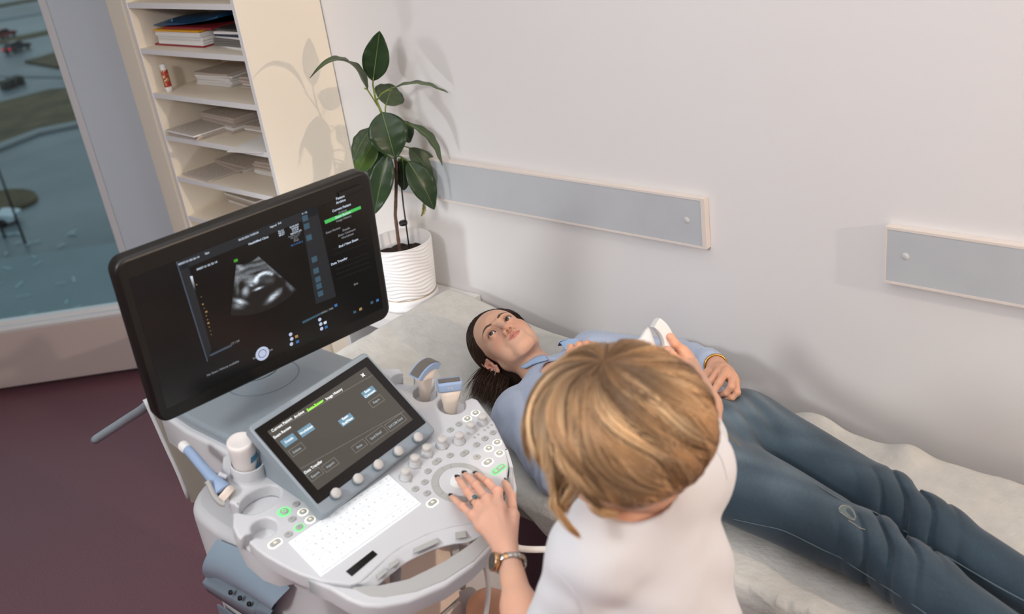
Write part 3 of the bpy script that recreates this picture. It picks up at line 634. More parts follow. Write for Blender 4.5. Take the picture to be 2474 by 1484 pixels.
for x, y in ((835, 660), (645, 770), (495, 905), (380, 1080)): stad(z5(x, y), .008, .0062, .0008, 'indicator', C['button'])
zl = lambda x, y: pc(420+x/4.88, 1180+y/4.88)
c = zl(1300, 278); stad(c, .0265, .0235, .0006, 'light_ring', C['green']); b_ = stad(c, .0165, .0160, .003, 'power_button', C['button'])
mb = MB(); mb.lathe([(.0030, 0), (.0030, .0003), (.0040, .0003), (.0040, 0)], PT(*c, .0030), PN, 20); mb.obox(PT(c[0], c[1]+.0035, .0033), PE, PB, PN, (.0005, .0022, .0003)); mb.build('button_icon', C['green'], b_)
for x, y, k in ((1437, 193, 'grey'), (1522, 283, 'lit'), (1393, 370, 'grey'), (1608, 373, 'lit'), (1480, 463, 'green'), (1350, 550, 'grey')): button(zl(x, y), k)
button(zl(1195, 652), 'lit', .0235)
# -- knobs on the panel
for (x, y) in ((980, 1154), (1002, 1122), (1031, 1097), (1068, 1077), (1109, 1067), (1137, 1041), (1165, 1022)):
    c = pc(x, y); p = PT(*c)
    mb = MB().lathe([(0, .0), (.0125, .0), (.0125, .001), (.0115, .0015), (.0112, .009), (.0095, .012), (.0092, .0125)], p, PN, 28); k_ = mb.build('knob', C['white'], us)
    MB().lathe([(.0092, .0122), (.0096, .0130), (.0096, .0200), (.0085, .0212), (0, .0214)], p, PN, 28).build('knob_cap', C['knob'], k_)
    if x < 1120: MB().lathe([(.0126, .0), (.0142, .0), (.0142, .0008), (.0126, .0008)], p, PN, 28).build('knob_ring', C['grey'], k_)

# -- handle round the front
hout = [(745, 1398), (790, 1428), (830, 1460), (870, 1476), (914, 1479), (985, 1467), (1078, 1429), (1149, 1380), (1191, 1340), (1225, 1302), (1248, 1257), (1260, 1210), (1262, 1170), (1250, 1120), (1229, 1072)]
hin = [(1218, 1085), (1226, 1110), (1231, 1128), (1229, 1168), (1215, 1215), (1190, 1262), (1156, 1297), (1121, 1323), (1067, 1358), (985, 1398), (917, 1413), (850, 1418), (810, 1412)]
ho_ = pcs(hout); cen_ = np.array([.25, .0]); ho_ = np.array([p+(cen_-p)/np.linalg.norm(cen_-p)*.0115*min(1, i/2) for i, p in enumerate(ho_)]); mb = MB(); plate(mb, np.concatenate([ho_, pcs(hin)]), PO, PE, PB, PN, .036, .007, segs=4); mb.build('front_handle', C['white'], us)
gout = [(850, 1420), (872, 1433), (895, 1442), (928, 1444), (1008, 1430), (1075, 1403), (1145, 1357), (1180, 1320), (1210, 1280), (1233, 1232), (1242, 1183), (1238, 1130)]
mb = MB(); plate(mb, pcs(gout+[(1233, 1128), (1231, 1168), (1217, 1215), (1192, 1263), (1158, 1298), (1123, 1325), (1069, 1360), (987, 1400), (918, 1415)]), PO+PN*.0012, PE, PB, PN, .004, .0015, segs=2); mb.build('handle_grip', C['grey'], us)

# -- gel ring and bottle
gr = pc(601, 1143); Rg = .0345
mb = MB().lathe([(Rg+.004, 0), (Rg+.001, .003), (Rg, .008), (Rg-.0005, .030), (Rg-.002, .0325), (Rg-.004, .032), (Rg-.0045, .029), (Rg-.0055, .0), (0, .0)], PT(*gr), PN, 48); mb.build('bottle_ring', C['white'], us)
gb = thing('gel_bottle', 'white upside-down gel bottle with a blue label in the ring holder', 'gel bottle', tuple(PT(*gr, .003)))
p0 = PT(*gr, .003); p1 = atd(579, 1064, np.linalg.norm(p0+PN*.09-CAM)); ga = nrm(p1-p0); GL = np.linalg.norm(p1-p0)
prof = [(0, 0), (.021, 0), (.0245, .004), (.0255, .02), (.0262, GL-.02), (.0268, GL-.008), (.0255, GL-.002), (.022, GL), (.019, GL-.001), (0, GL-.0025)]
MB().lathe(prof, p0, ga, 48).build('body', mat('white_bottle_plastic', (238, 232, 228), .35), gb)
gy = nrm(nrm(CAM-p0)-ga*(nrm(CAM-p0)@ga)); gx_ = np.cross(ga, gy)
def onbottle(poly, nm, m):
    mb = MB(); P = np.array([[p0+ga*z+(gy*math.cos(a)-gx_*math.sin(a))*.0268 for a in np.linspace(a0, a1, 8)] for z, a0, a1 in poly]); mb.grid(P); mb.build(nm, m, gb)
bl = mat('blue_label', (70, 130, 164), .45)
onbottle([(GL*.50, -1.15, -.30), (GL*.66, -1.25, -.42)], 'label', bl)
onbottle([(GL*.16, -.80, -.78), (GL*.19, -.98, -.62), (GL*.26, -1.05, -.55), (GL*.34, -1.02, -.62), (GL*.42, -1.02, -.85), (GL*.46, -1.0, -.95)], 'label', bl)

# -- touch panel
tt = math.radians(42); ty = math.radians(4); TN = V3(math.sin(tt)*math.cos(ty), math.sin(tt)*math.sin(ty), math.cos(tt)); TO = V3(-1.4, 1.0, 1.0)
TX = nrm(np.cross(UP, TN)); TY = np.cross(TN, TX)
def tpc(u, v, h=0.): p = onpl(u, v, TO+TN*h, TN)-TO; return np.array([p@TX, p@TY])
def TP(c, h=0.): return TO+TX*c[0]+TY*c[1]+TN*h
zt = lambda x, y: (600+x/3.711, 850+y/3.711)
fr = np.array([tpc(598, 1020), tpc(892, 852), tpc(1060, 1054), tpc(768, 1243)])
def quad_rect(Q): c = Q.mean(0); w = (Q[1, 0]+Q[2, 0]-Q[0, 0]-Q[3, 0])/2; h = (Q[0, 1]+Q[1, 1]-Q[2, 1]-Q[3, 1])/2; return c, w, h
fc, fw, fh = quad_rect(fr)
mb = MB(); plate(mb, rrect(fw, fh, .010, 5, *fc), TO, TX, TY, TN, .024, .004); tpn = mb.build('touch_panel', C['blue'], us)
gl_c, gw, gh = quad_rect(np.array([tpc(612, 1029), tpc(895.5, 867), tpc(1032, 1029), tpc(757, 1216.5)]))
mb = MB(); plate(mb, rrect(gw, gh, .003, 3, *gl_c), TO+TN*.0012, TX, TY, TN, .002, .0006, segs=1); mb.build('screen_glass', C['glassblack'], tpn)
sc_, sw, sh = quad_rect(np.array([tpc(*zt(165, 685)), tpc(*zt(1080, 152)), tpc(*zt(1480, 640)), tpc(*zt(585, 1235))]))
scr = mat('touch_screen_grey', (40, 38, 34), .25, emit=(78, 74, 68), estr=.75)
MB().obox(TP(sc_, .0011), TX, TY, TN, (sw/2, sh/2, .0003)).build('screen', scr, tpn)
tw = mat('screen_text_white', (200, 200, 200), .5, emit=(225, 232, 235), estr=1.); tdim = mat('screen_text_dim', (120, 130, 135), .5, emit=(140, 150, 155), estr=1.); tgr = mat('screen_text_green', (120, 220, 60), .5, emit=(150, 235, 70), estr=1.); tbl = mat('screen_button_blue', (50, 70, 82), .5, emit=(108, 146, 168), estr=.85); tln = mat('screen_line', (90, 88, 84), .5, emit=(112, 108, 102), estr=1.)
tx, td, tg, tb_, tlm = MB(), MB(), MB(), MB(), MB(); H0 = .0019
def tt_(x, y, s, m, size=.0105): text_mesh(s, size, TP(tpc(*zt(x, y), H0), H0), TX, TY, m, bold=.01)
for x, y, s in ((300, 655, 'Current Patient'), (455, 562, 'Archive'), (768, 380, 'Image History'), (305, 723, 'Exam Review'), (582, 1035, 'Data Transfer')): tt_(x, y, s, tx, .0080)
tt_(600, 480, 'Exam Review', tg, .0080); tt_(1030, 213, '×', tx, .018)
a, b = tpc(*zt(527, 528), H0), tpc(*zt(672, 452), H0); tg.obox(TP((a+b)/2, H0), TX, TY, TN, (abs(b[0]-a[0])/2, .0008, .0001))
def rectat(x0, y0, x1, y1, m, line=False, hgt=.0002):
    """x0,y0: upper left corner, x1,y1: lower right corner of a screen button"""
    a, b = tpc(*zt(x0, y0), H0-.0003), tpc(*zt(x1, y1), H0-.0003); w, h = abs(b[0]-a[0]), abs(a[1]-b[1]); c = (a+b)/2
    if not line: MB().obox(TP(c, H0-.0003), TX, TY, TN, (w/2, h/2, .0001)).build('screen_button', tbl, tpn)
    else:
        for dx, dy, hx, hy in ((0, h/2, w/2, .00035), (0, -h/2, w/2, .00035), (w/2, 0, .00035, h/2), (-w/2, 0, .00035, h/2)): m.obox(TP(c+np.array([dx, dy]), H0-.0003), TX, TY, TN, (hx, hy, .0001))
for q in ((283, 805, 445, 785), (437, 715, 600, 692), (802, 622, 955, 600), (1008, 372, 1152, 352)): rectat(*q, tb_)
for q in ((357, 893, 515, 865), (522, 1112, 677, 1088), (655, 1030, 815, 1000), (920, 858, 1070, 832), (1048, 772, 1252, 722), (1222, 658, 1420, 608), (1075, 455, 1222, 432)): rectat(*q, tlm, True)
for x, y, s in ((365, 793, 'Details'), (520, 703, 'Worksheet'), (868, 590, 'Exam'), (890, 622, 'End/New'), (1068, 350, 'Exam'), (1090, 378, 'Comment')): tt_(x, y, s, tx, .0072)
for x, y, s in ((435, 885, 'Delete'), (600, 1103, 'Export'), (735, 1015, 'Import'), (997, 848, 'Print'), (1145, 750, 'Send Email'), (1322, 637, 'DICOM Send'), (1148, 442, 'Repro')): tt_(x, y, s, td, .0072)
for p, q in (((190, 735), (1110, 212)), ((470, 1048), (1400, 530))):
    a, b = tpc(*zt(*p), H0), tpc(*zt(*q), H0); d = b-a; tlm.obox(TP((a+b)/2, H0-.0003), nrm(TX*d[0]+TY*d[1]), nrm(np.cross(TN, TX*d[0]+TY*d[1])), TN, (np.linalg.norm(d)/2, .0003, .0001))
tx.build('screen_text', tw, tpn); td.build('screen_text', tdim, tpn); tg.build('screen_text', tgr, tpn); tlm.build('screen_lines', tln, tpn)
for u, v in ((808, 1197), (861, 1162), (910, 1128), (959, 1095), (1006, 1062)):
    p = TP(tpc(u, v))
    k_ = MB().lathe([(0, 0), (.0100, 0), (.0100, .009)], p, TN, 28).build('knob', C['blue'], us)
    MB().lathe([(.0100, .009), (.0100, .0125), (.0090, .0138), (0, .0140)], p, TN, 28).build('knob_cap', C['knob'], k_)
# support under the touch panel
q = [TP(c_, -.022) for c_ in (fc+np.array([-fw*.45, -fh*.45]), fc+np.array([fw*.45, -fh*.45]), fc+np.array([fw*.45, fh*.42]), fc+np.array([-fw*.45, fh*.42]))]
mb = MB(); lo_ = [PT(p@PE-PO@PE, (p-PO)@PB, -.01) for p in q]; mb.add(q+lo_, [(0, 1, 2, 3), (0, 1, 5, 4), (1, 2, 6, 5), (2, 3, 7, 6), (3, 0, 4, 7)]); mb.build('touch_panel_support', C['blue'], us)

# -- deck behind the touch panel (grey-blue top, white sides) carrying the monitor arm
DZ = 1.055
dk = [(-1.50, .835), (-1.93, .835), (-1.985, .88), (-2.0, 1.02), (-1.985, 1.15), (-1.93, 1.195), (-1.50, 1.195)]
mb = MB(); plate(mb, smooth_poly(dk, 1), (0, 0, DZ), (1, 0, 0), (0, 1, 0), UP, .030, .010); mb.build('deck_top', C['blue'], us)
dk2 = [(x-.0 if x < -1.6 else x, 1.015+(y-1.015)*1.09) for x, y in dk]
mb = MB(); plate(mb, smooth_poly(dk2, 1), (0, 0, DZ-.022), (1, 0, 0), (0, 1, 0), UP, .075, .008); mb.build('deck_side', C['white'], us)
mb = MB().lathe([(.078, .0002), (.080, .0012), (.0815, .0012), (.0825, .0002)], onz(636, 912, DZ), UP, 56); mb.build('swivel_ring', C['bluedark'], us)
# -- monitor
mt, my = math.radians(95), math.radians(-7); MN = V3(math.sin(mt)*math.cos(my), math.sin(mt)*math.sin(my), math.cos(mt)); MO = V3(-1.62, 1.06, 1.205)
MX = nrm(np.cross(UP, MN)); MY = np.cross(MN, MX)
def mpc(u, v, h=0.): p = onpl(u, v, MO+MN*h, MN)-MO; return np.array([p@MX, p@MY])
def MP(c, h=0.): return MO+MX*c[0]+MY*c[1]+MN*h
mc, mw, mh = quad_rect(np.array([mpc(259, 642), mpc(890, 408), mpc(948, 758), mpc(398, 1032)]))
mb = MB(); plate(mb, rrect(mw, mh, .026, 8, *mc), MO, MX, MY, MN, .030, .007, segs=4)
plate(mb, rrect(mw*.9, mh*.86, .03, 6, *mc), MO-MN*.028, MX, MY, MN, .022, .0, segs=1); mon = mb.build('monitor', C['bezel'], us)
ac, aw, ah = quad_rect(np.array([mpc(303, 682), mpc(877, 454), mpc(927, 738), mpc(412, 990)]))
MB().obox(MP(ac, .0002), MX, MY, MN, (aw/2, ah/2, .0004)).build('screen', mat('monitor_screen_black', (10, 9, 8), .22, emit=(22, 20, 18), estr=.25), mon)
q = [MP(mpc(u, v), .0) for u, v in ((815, 466), (868, 445), (872, 453), (819, 474))]; MB().prism(q, MN*.004).build('bezel_button', C['black'] if 'black' in C else M['black'], mon)
# monitor arm from the deck to the back of the monitor
base = onz(636, 912, DZ); back = MP(mc, -.055)
base = base+V3(-.045, .012, 0); MB().lathe([(0, 0), (.052, 0), (.052, .003), (.045, .006), (0, .006)], base, UP, 36).build('arm_base', C['blue'], us)
MB().tube([base+UP*.004, base+UP*.06-MN*.02, (base+back)/2+UP*.05-MN*.06, back-MN*.03, back+MN*.006], [.034, .030, .030, .034, .05], 18).build('monitor_arm', C['bluedark'], us)
# pictures and writing on the monitor
em = lambda n, c, s=1.: mat(n, tuple(x*.5 for x in c), .4, emit=c, estr=s)
mteal_m = em('monitor_teal', (48, 76, 92))
mw_, mdm, mgr, mblu, mpan, mlite, mdot, mteal = (MB() for _ in range(8)); HM = .0009
zA = lambda x, y: (410+x/5.497, 450+y/5.497); zB = lambda x, y: (640+x/6.183, 440+y/6.183); zC = lambda x, y: (460+x/4.946, 660+y/4.946); zD = lambda x, y: (240+x/2.319, 400+y/2.319)
def mt_(q, s, m, size): text_mesh(s, size*.86, MP(mpc(*q, HM), HM), MX, MY, m, bold=.02)
def mquad(qs, m, h=.0007):
    P = [MP(mpc(*q, h), h) for q in qs]; m.prism(P, MN*.0001)
mquad([zA(80, 1000), zB(775, 355), zB(800, 480), zA(120, 1130)], mpan); mquad([zA(85, 1000), zA(215, 950), zC(250, 900), zC(205, 1060)], mpan); mquad([zB(530, 440), zB(775, 355), zC(1740, 280), zC(1500, 370)], mpan)
mquad([zD(429, 540), zD(436, 537), zD(609, 1097), zD(603, 1100)], mlite, .0008)
for q, s, z_ in ((zA(255, 990), '00057-21-02-26-14', .0062), (zA(495, 890), 'Gyn', .0062), (zA(988, 690), '26.02.2021', .0062), (zA(1122, 635), '16:03:24', .0062), (zA(1375, 530), 'Ingood', .006), (zA(1458, 492), '3rd', .006), (zA(495, 1058), '00057 21 02 26 14', .0064), (zA(1180, 722), 'HealthMed Clinic', .0072),
    (zB(590, 465), '3 / 10', .006), (zB(1125, 232), 'Patient', .0085), (zB(1135, 290), 'Archive', .0085), (zB(1145, 385), 'Current Patient', .0082), (zB(1170, 490), 'Exam Review', .0082), (zB(1110, 1185), 'Data Transfer', .0082), (zB(1250, 910), 'End / New Exam', .0082)):
    mt_(q, s, mw_, z_)
for k, s in enumerate(('26.02.2021', '16:03:24', 'C1-5-D', 'OB/GYN 2/3')): mt_(zB(440+8*k, 655+32*k), s, mw_, .0055)
for k, s in enumerate(('TIs 0.1', 'TIb 0.2', 'MI 0.7')): mt_(zB(240+6*k, 730+30*k), s, mw_, .0055)
for k in range(4): mt_(zB(440+10*k, 790+28*k), ('Routine 2 Trim', 'Har-mid 71', 'Gn -2', 'FF2/E2')[k], mdm, .005)
mt_(zB(478, 920), 'SRI II 2/CRI 2', mblu, .0058)
for q, s in ((zB(1160, 440), 'Archive'), (zB(1180, 545), 'Image History'), (zB(1020, 722), 'Exam Review'), (zB(1215, 705), 'Details'), (zB(1225, 755), 'Exam Comment'), (zB(1235, 805), 'Worksheet'), (zC(1978, 130), 'Exit'), (zC(390, 1138), 'No Exam History available'), (zC(535, 830), '17 / 34'), (zC(962, 918), 'Set'), (zC(768, 1015), 'Set'), (zC(1635, 450), '100% / 74%')): mt_(q, s, mdm, .0075)
mquad([zB(885, 578), zB(1430, 355), zB(1436, 400), zB(905, 627)], mgr)
for q in (zB(600, 540), zB(625, 660), zB(660, 830), zB(740, 1155), zB(765, 1325), zB(792, 1455), zC(1537, 155), zC(1555, 245)):
    c = mpc(*q, .0008); MB().obox(MP(c, .0008), MX, MY, MN, (.0062, .0060, .0001)).build('screen_button', mteal_m, mon)
for (x, y), s in (((75, 138), 3), ((130, 285), 2), ((150, 373), 4), ((165, 420), 2), ((190, 463), 5), ((190, 512), 2.5), ((205, 557), 2.5), ((215, 598), 5), ((225, 645), 2.5), ((238, 690), 2), ((250, 735), 2)):
    c = mpc(*zC(x, y), .0008); mdot.obox(MP(c, .0008), MX, MY, MN, (.0004*s, .0003*s, .0001))
mquad([zC(230, 975), zC(490, 850), zC(495, 875), zC(235, 998)], mlite); mquad([zC(1335, 580), zC(1575, 465), zC(1580, 485), zC(1345, 605)], mteal)
c = mpc(*zC(860, 962), .0008); mdial = MB()
for r0, r1, hh in ((.0, .0078, .0012), (.0090, .0150, .0010)): mdial.lathe([(r0, hh), (r1, hh)], MO+MX*c[0]+MY*c[1], MN, 36, smooth=False)
for q in ((1197, 732), (1210, 787), (1207, 848), (1545, 555), (1557, 610), (1568, 665)):
    cc = mpc(*zC(*q), .0008); mdial.lathe([(0, .0010), (.0040, .0010)], MP(cc), MN, 18, smooth=False)
for q, m in (((1268, 757), mdot), ((1280, 820), mblu), ((1610, 592), mw_), ((1622, 645), mblu), ((1963, 465), mteal), ((2033, 430), mdot), ((1738, 385), mblu), ((2168, 352), mteal), ((2235, 325), mblu)):
    cc = mpc(*zC(*q), .0008); m.obox(MP(cc, .0010), MX, MY, MN, (.0034, .0030, .0001))
for q in ((1000, 1010, 1520, 830), (1020, 1090, 1525, 900), (1040, 1240, 1550, 1050), (1050, 1310, 1560, 1120), (1060, 1380, 1570, 1190), (1075, 1450, 1580, 1260)):
    mquad([zB(q[0], q[1]), zB(q[2], q[3]), zB(q[2], q[3]+5), zB(q[0], q[1]+5)], mpan)
em = lambda n, c, s=1.: mat(n, tuple(x*.5 for x in c), .4, emit=c, estr=s)
mw_.build('screen_text', em('monitor_text', (190, 205, 222)), mon); mdm.build('screen_text', em('monitor_text_dim', (120, 124, 130)), mon); mgr.build('menu_bar', em('monitor_green', (62, 176, 84)), mon)
mblu.build('screen_icon', em('monitor_blue', (52, 96, 150)), mon); mpan.build('screen_panel', em('monitor_panel', (30, 34, 39), .7), mon); mlite.build('screen_lines', em('monitor_lines', (58, 68, 82)), mon)
mdot.build('scale_dots', em('monitor_dots', (170, 138, 84), .7), mon); mteal.build('screen_icon', mteal_m, mon); mdial.build('dial_icon', em('monitor_dial', (170, 180, 205)), mon)
# brightness wedge and sonogram
def emit_attr(name):
    m = bpy.data.materials.new(name); m.use_nodes = True; b = m.node_tree.nodes['Principled BSDF']; a = m.node_tree.nodes.new('ShaderNodeAttribute'); a.attribute_name = 'lum'
    b.inputs['Base Color'].default_value = (.01, .01, .01, 1); b.inputs['Roughness'].default_value = .3; m.node_tree.links.new(a.outputs['Color'], b.inputs['Emission Color']); b.inputs['Emission Strength'].default_value = 1.; return m
def lum_mesh(name, P, L, tint=(.80, .9, 1.)):
    mb = MB().grid(P); o = mb.build(name, emit_attr(name+'_glow'), mon); at = o.data.color_attributes.new('lum', 'FLOAT_COLOR', 'POINT')
    L = np.clip(L.reshape(-1), 0, 1)[:, None]; c = np.concatenate([L*np.array(tint), np.ones_like(L)], 1); at.data.foreach_set('color', c.astype(np.float32).ravel()); return o
g_ = np.linspace(0, 1, 20); W0, W1, W2, W3 = zC(-5, 40), zC(25, 35), zC(65, 210), zC(50, 215)
P = np.array([[MP(mpc(W0[0]*(1-t)*(1-s)+W1[0]*(1-t)*s+W3[0]*t*(1-s)+W2[0]*t*s, W0[1]*(1-t)*(1-s)+W1[1]*(1-t)*s+W3[1]*t*(1-s)+W2[1]*t*s, .0009), .0009) for s in (0, .5, 1)] for t in g_]); lum_mesh('grey_scale_bar', P, np.repeat((1-g_)[:, None]**1.6, 3, 1)*.9)
NA, NR = 110, 150; az = 775, -170
def S2(x, y): return 540+x/8.245, 600+y/8.245
apx = (311., -180.); a0, a1 = math.radians(-6.5), math.radians(49.)
aa, rr = np.meshgrid(np.linspace(a0, a1, NA), np.linspace(505, 1520, NR), indexing='ij'); xs, ys = apx[0]+rr*np.sin(aa), apx[1]+rr*np.cos(aa)
nz = RNG.random((NA//3+2, NR//2+2)); ii, jj = np.meshgrid(np.arange(NA)/3., np.arange(NR)/2., indexing='ij'); i0, j0 = ii.astype(int), jj.astype(int); fi, fj = ii-i0, jj-j0
nz = nz[i0, j0]*(1-fi)*(1-fj)+nz[i0+1, j0]*fi*(1-fj)+nz[i0, j0+1]*(1-fi)*fj+nz[i0+1, j0+1]*fi*fj
def gb_(cx, cy, sx_, sy_, ang, amp):
    c, s = math.cos(math.radians(ang)), math.sin(math.radians(ang)); dx, dy = xs-cx, ys-cy; return amp*np.exp(-((dx*c+dy*s)/sx_)**2-((-dx*s+dy*c)/sy_)**2)
def arcl(cx, cy, rx, ry, th, t0, t1, amp):
    d = np.hypot((xs-cx)/rx, (ys-cy)/ry); t = np.degrees(np.arctan2(ys-cy, xs-cx)); w = np.clip((t-t0)/12, 0, 1)*np.clip((t1-t)/12, 0, 1); return amp*np.exp(-((d-1)*rx/th)**2)*w
L = .16*np.exp(-((rr-505)/210.)**4)*(.55+.45*np.sin(rr/19.+3*np.sin(aa*5)))+.09*np.exp(-((rr-780)/130)**2)
L += gb_(335, 390, 70, 40, 10, .3)+arcl(860, 800, 270, 310, 26, -158, -62, .85)+gb_(660, 640, 34, 60, 20, .7)+gb_(550, 670, 75, 70, 0, .32)+gb_(548, 740, 34, 18, 0, .5)+gb_(440, 860, 55, 75, 15, .5)+gb_(330, 1060, 95, 38, 15, .85)+gb_(290, 1150, 90, 50, 0, .22)+gb_(690, 805, 75, 18, -22, .95)
L += gb_(1010, 950, 150, 44, -42, .55)+gb_(960, 990, 60, 35, -42, .3)+gb_(1310, 740, 120, 40, 45, .10)+gb_(1370, 820, 60, 40, 45, .12)+gb_(930, 640, 150, 60, -5, .06)+gb_(1000, 420, 130, 50, 40, .16)+gb_(1130, 550, 40, 30, 45, .14)+gb_(280, 640, 50, 120, 5, .14)+gb_(420, 570, 120, 30, -12, .14)+gb_(280, 850, 30, 80, 0, .1)
L -= gb_(700, 480, 160, 26, -18, .12)+gb_(350, 720, 60, 70, 0, .1)+gb_(1130, 660, 90, 70, 20, .1)
L = np.clip(L, 0, None)*(.55+.9*nz)*np.clip((rr-505)/8, 0, 1)*np.clip((1520-rr)/120, 0, 1)*np.clip((NA-1-ii*3)/2, .0, 1)
L *= np.where((xs > 1180)&(ys > 560), np.clip((aa-math.radians(43.5))/.02, 0, 1), 1)
P = np.array([[MP(mpc(*S2(xs[i, j], ys[i, j]), .0009), .0009) for j in range(NR)] for i in range(NA)]); lum_mesh('sonogram', P, L*1.0)
gm_ = MB(); gm_.obox(MP(mpc(*S2(245, 245), HM), HM), MX, MY, MN, (.0040, .0028, .0001)); gm_.build('orientation_mark', em('monitor_mark_green', (60, 140, 40)), mon)

for o in list(mon.children)+list(tpn.children)+list(kbd.children):
    if o.name.split('.')[0] in ('screen_text', 'screen_icon', 'scale_dots', 'screen_lines', 'screen_panel', 'dial_icon', 'key_legends'): o['kind'] = 'stuff'
# -- body under the panel
bo = [(-1.375, .80), (-1.40, .765), (-1.78, .760), (-1.86, .80), (-1.90, .90), (-1.92, 1.01), (-1.90, 1.12), (-1.86, 1.22), (-1.78, 1.262), (-1.40, 1.255), (-1.375, 1.22)]
bo = smooth_poly(bo, 2)
mb = MB(); plate(mb, bo, (0, 0, .862), (1, 0, 0), (0, 1, 0), UP, .80, .022, segs=4); mb.build('body_shell', C['white'], us)
def SD(u, v, y=.757): return ony(u, v, y)
# grey-blue printer cover on the body's left side
zb = lambda x, y: (420+x/4.88, 1180+y/4.88)
ct = [SD(*zb(*q)) for q in ((530, 585), (700, 655), (890, 745), (1130, 920), (1320, 1080), (1390, 1160))]
cb = [SD(*zb(*q)) for q in ((440, 1035), (560, 1040), (780, 1150), (950, 1240), (1140, 1350), (1240, 1405))]
ct, cb = dens(np.array(ct), 4), dens(np.array(cb), 4); rowsP = []
for k in range(13):
    t = k/12.; p = ct*(1-t)+cb*t; p = p.copy(); p[:, 1] -= .001+.030*math.sin(math.pi*(.03+.90*t))**.9; rowsP.append(p)
mb = MB().grid(np.array(rowsP)); mb.build('printer_cover', mat('satin_blue_cover', (146, 166, 182), .28), us)
lo1 = [SD(*zb(*q)) for q in ((440, 1035), (1000, 1330), (1060, 1335), (1140, 1352), (1245, 1405))]; lo2 = [SD(*zb(*q)) for q in ((470, 1170), (960, 1484), (1080, 1560), (1180, 1620), (1260, 1680))]
P1, P2 = dens(np.array(lo1), 4), dens(np.array(lo2), 4); P1[:, 1] -= .022; P2[:, 1] -= .016
P0_ = P1.copy(); P0_[:, 1] += .018; P0_[:, 2] += .010
mb = MB().grid(np.array([P0_, P1, P1+(P2-P1)*.1+V3(0, -.002, 0), P2, P2+V3(0, .02, 0)])); mb.build('printer_front', C['bluedark'], us)
for q in ((775, 1160), (885, 1225), (993, 1292)):
    p = SD(*zb(*q)); MB().lathe([(0, 0), (.0052, 0), (.0052, .004), (0, .004)], p+V3(0, -.021, 0), (0, -1, .6), 14).build('slot', M['black'], us)
mb = MB().prism([SD(*zb(*q))+V3(0, -.003, 0) for q in ((520, 1365), (700, 1484), (760, 1560), (620, 1560), (560, 1500))], V3(0, .004, 0)); mb.build('vent_panel', C['bluedark'], us)
# front of the body seen through the hand opening
fx_ = -1.372
for k, (z0, z1) in enumerate(((.60, .80), (.40, .585), (.20, .385))): MB().box((fx_, .83, z0), (fx_+.012, 1.09, z1), 0, .004).build('front_drawer', C['beige'] if k == 0 else C['inner'], us)
for (a, b) in (((-1.30, .90, .845), (-1.36, .90, .62)), ((-1.30, 1.10, .845), (-1.36, 1.10, .62)), ((-1.30, 1.10, .82), (-1.36, 1.19, .66)), ((-1.30, 1.19, .84), (-1.36, 1.12, .66))):
    MB().tube([V3(*a), V3(*b)], [.011, .009], 8).build('bracket', C['grey'], us)
# foot base and pedal block low at the front
MB().box((-1.42, .78, .06), (-.98, 1.22, .16), 0, .03).build('foot_base', C['white'], us)
for y in (.86, .95, 1.10): MB().box((-1.16, y, .16), (-1.02, y+.06, .185), 0, .006).build('pedal', C['inner'] if y != .95 else M['black'], us)
MB().box((-1.10, 1.12, .185), (-1.04, 1.18, .19), 0, .001).build('pedal_pad', C['bluedark'], us)
for x in (-1.35, -1.85):
    for y in (.80, 1.22): MB().lathe([(0, -.02), (.055, -.02), (.06, -.012), (.06, .012), (.055, .02), (0, .02)], (x, y, .06), (0, 1, 0), 24).build('wheel', M['black'], us)
# rear handle and slanted side panel at the back
hp = [ony(u, v, .93) for u, v in ((385, 950), (350, 985), (315, 1008), (285, 1030), (273, 1040))]; hp[3][1] = .90; hp[4][1] = .88
MB().tube(dens(np.array(hp), 5), .0195, 14, flat=.62).build('rear_handle', C['blue'], us)
sl = [ony(u, v, .905) for u, v in ((352, 965), (400, 985), (440, 1060), (505, 1180), (500, 1215), (462, 1215), (455, 1200), (400, 1075))]
mb = MB().prism(sl, V3(0, .04, 0)); mb.build('side_strut', C['olive'], us)
MB().tube(dens(np.array([ony(u, v, .903) for u, v in ((350, 965), (372, 1012), (400, 1075), (430, 1140), (455, 1203))]), 3), .006, 8).build('strut_edge', C['white'], us)
MB().box((-1.98, .99, .30), (-1.86, 1.15, 1.0), 0, .02).build('rear_column', C['white'], us)

# -- probes
def probe_frame(c, ang, lean=(0, 0)):
    ax = nrm(PN+PE*lean[0]+PB*lean[1]); a = math.radians(ang); w = PE*math.cos(a)+PB*math.sin(a); w = nrm(w-ax*(w@ax)); return PT(*c, -.040), ax, w, np.cross(ax, w)
def sect(mb, secs, o, ax, w, t, mi=0, n=20, e=.75):
    """loft of rounded rectangles: (height, half width, half thickness, shift along w)"""
    V = []
    for h, a, b, s in secs:
        for k in range(n):
            th = 2*math.pi*k/n; c, s_ = math.cos(th), math.sin(th); V.append(o+ax*h+w*(s+a*np.sign(c)*abs(c)**e)+t*(b*np.sign(s_)*abs(s_)**e))
    K = len(secs); mb.add(V, [(i*n+k, i*n+(k+1) % n, (i+1)*n+(k+1) % n, (i+1)*n+k) for i in range(K-1) for k in range(n)]+[tuple(range(n))[::-1], tuple((K-1)*n+k for k in range(n))], mi, True); return mb
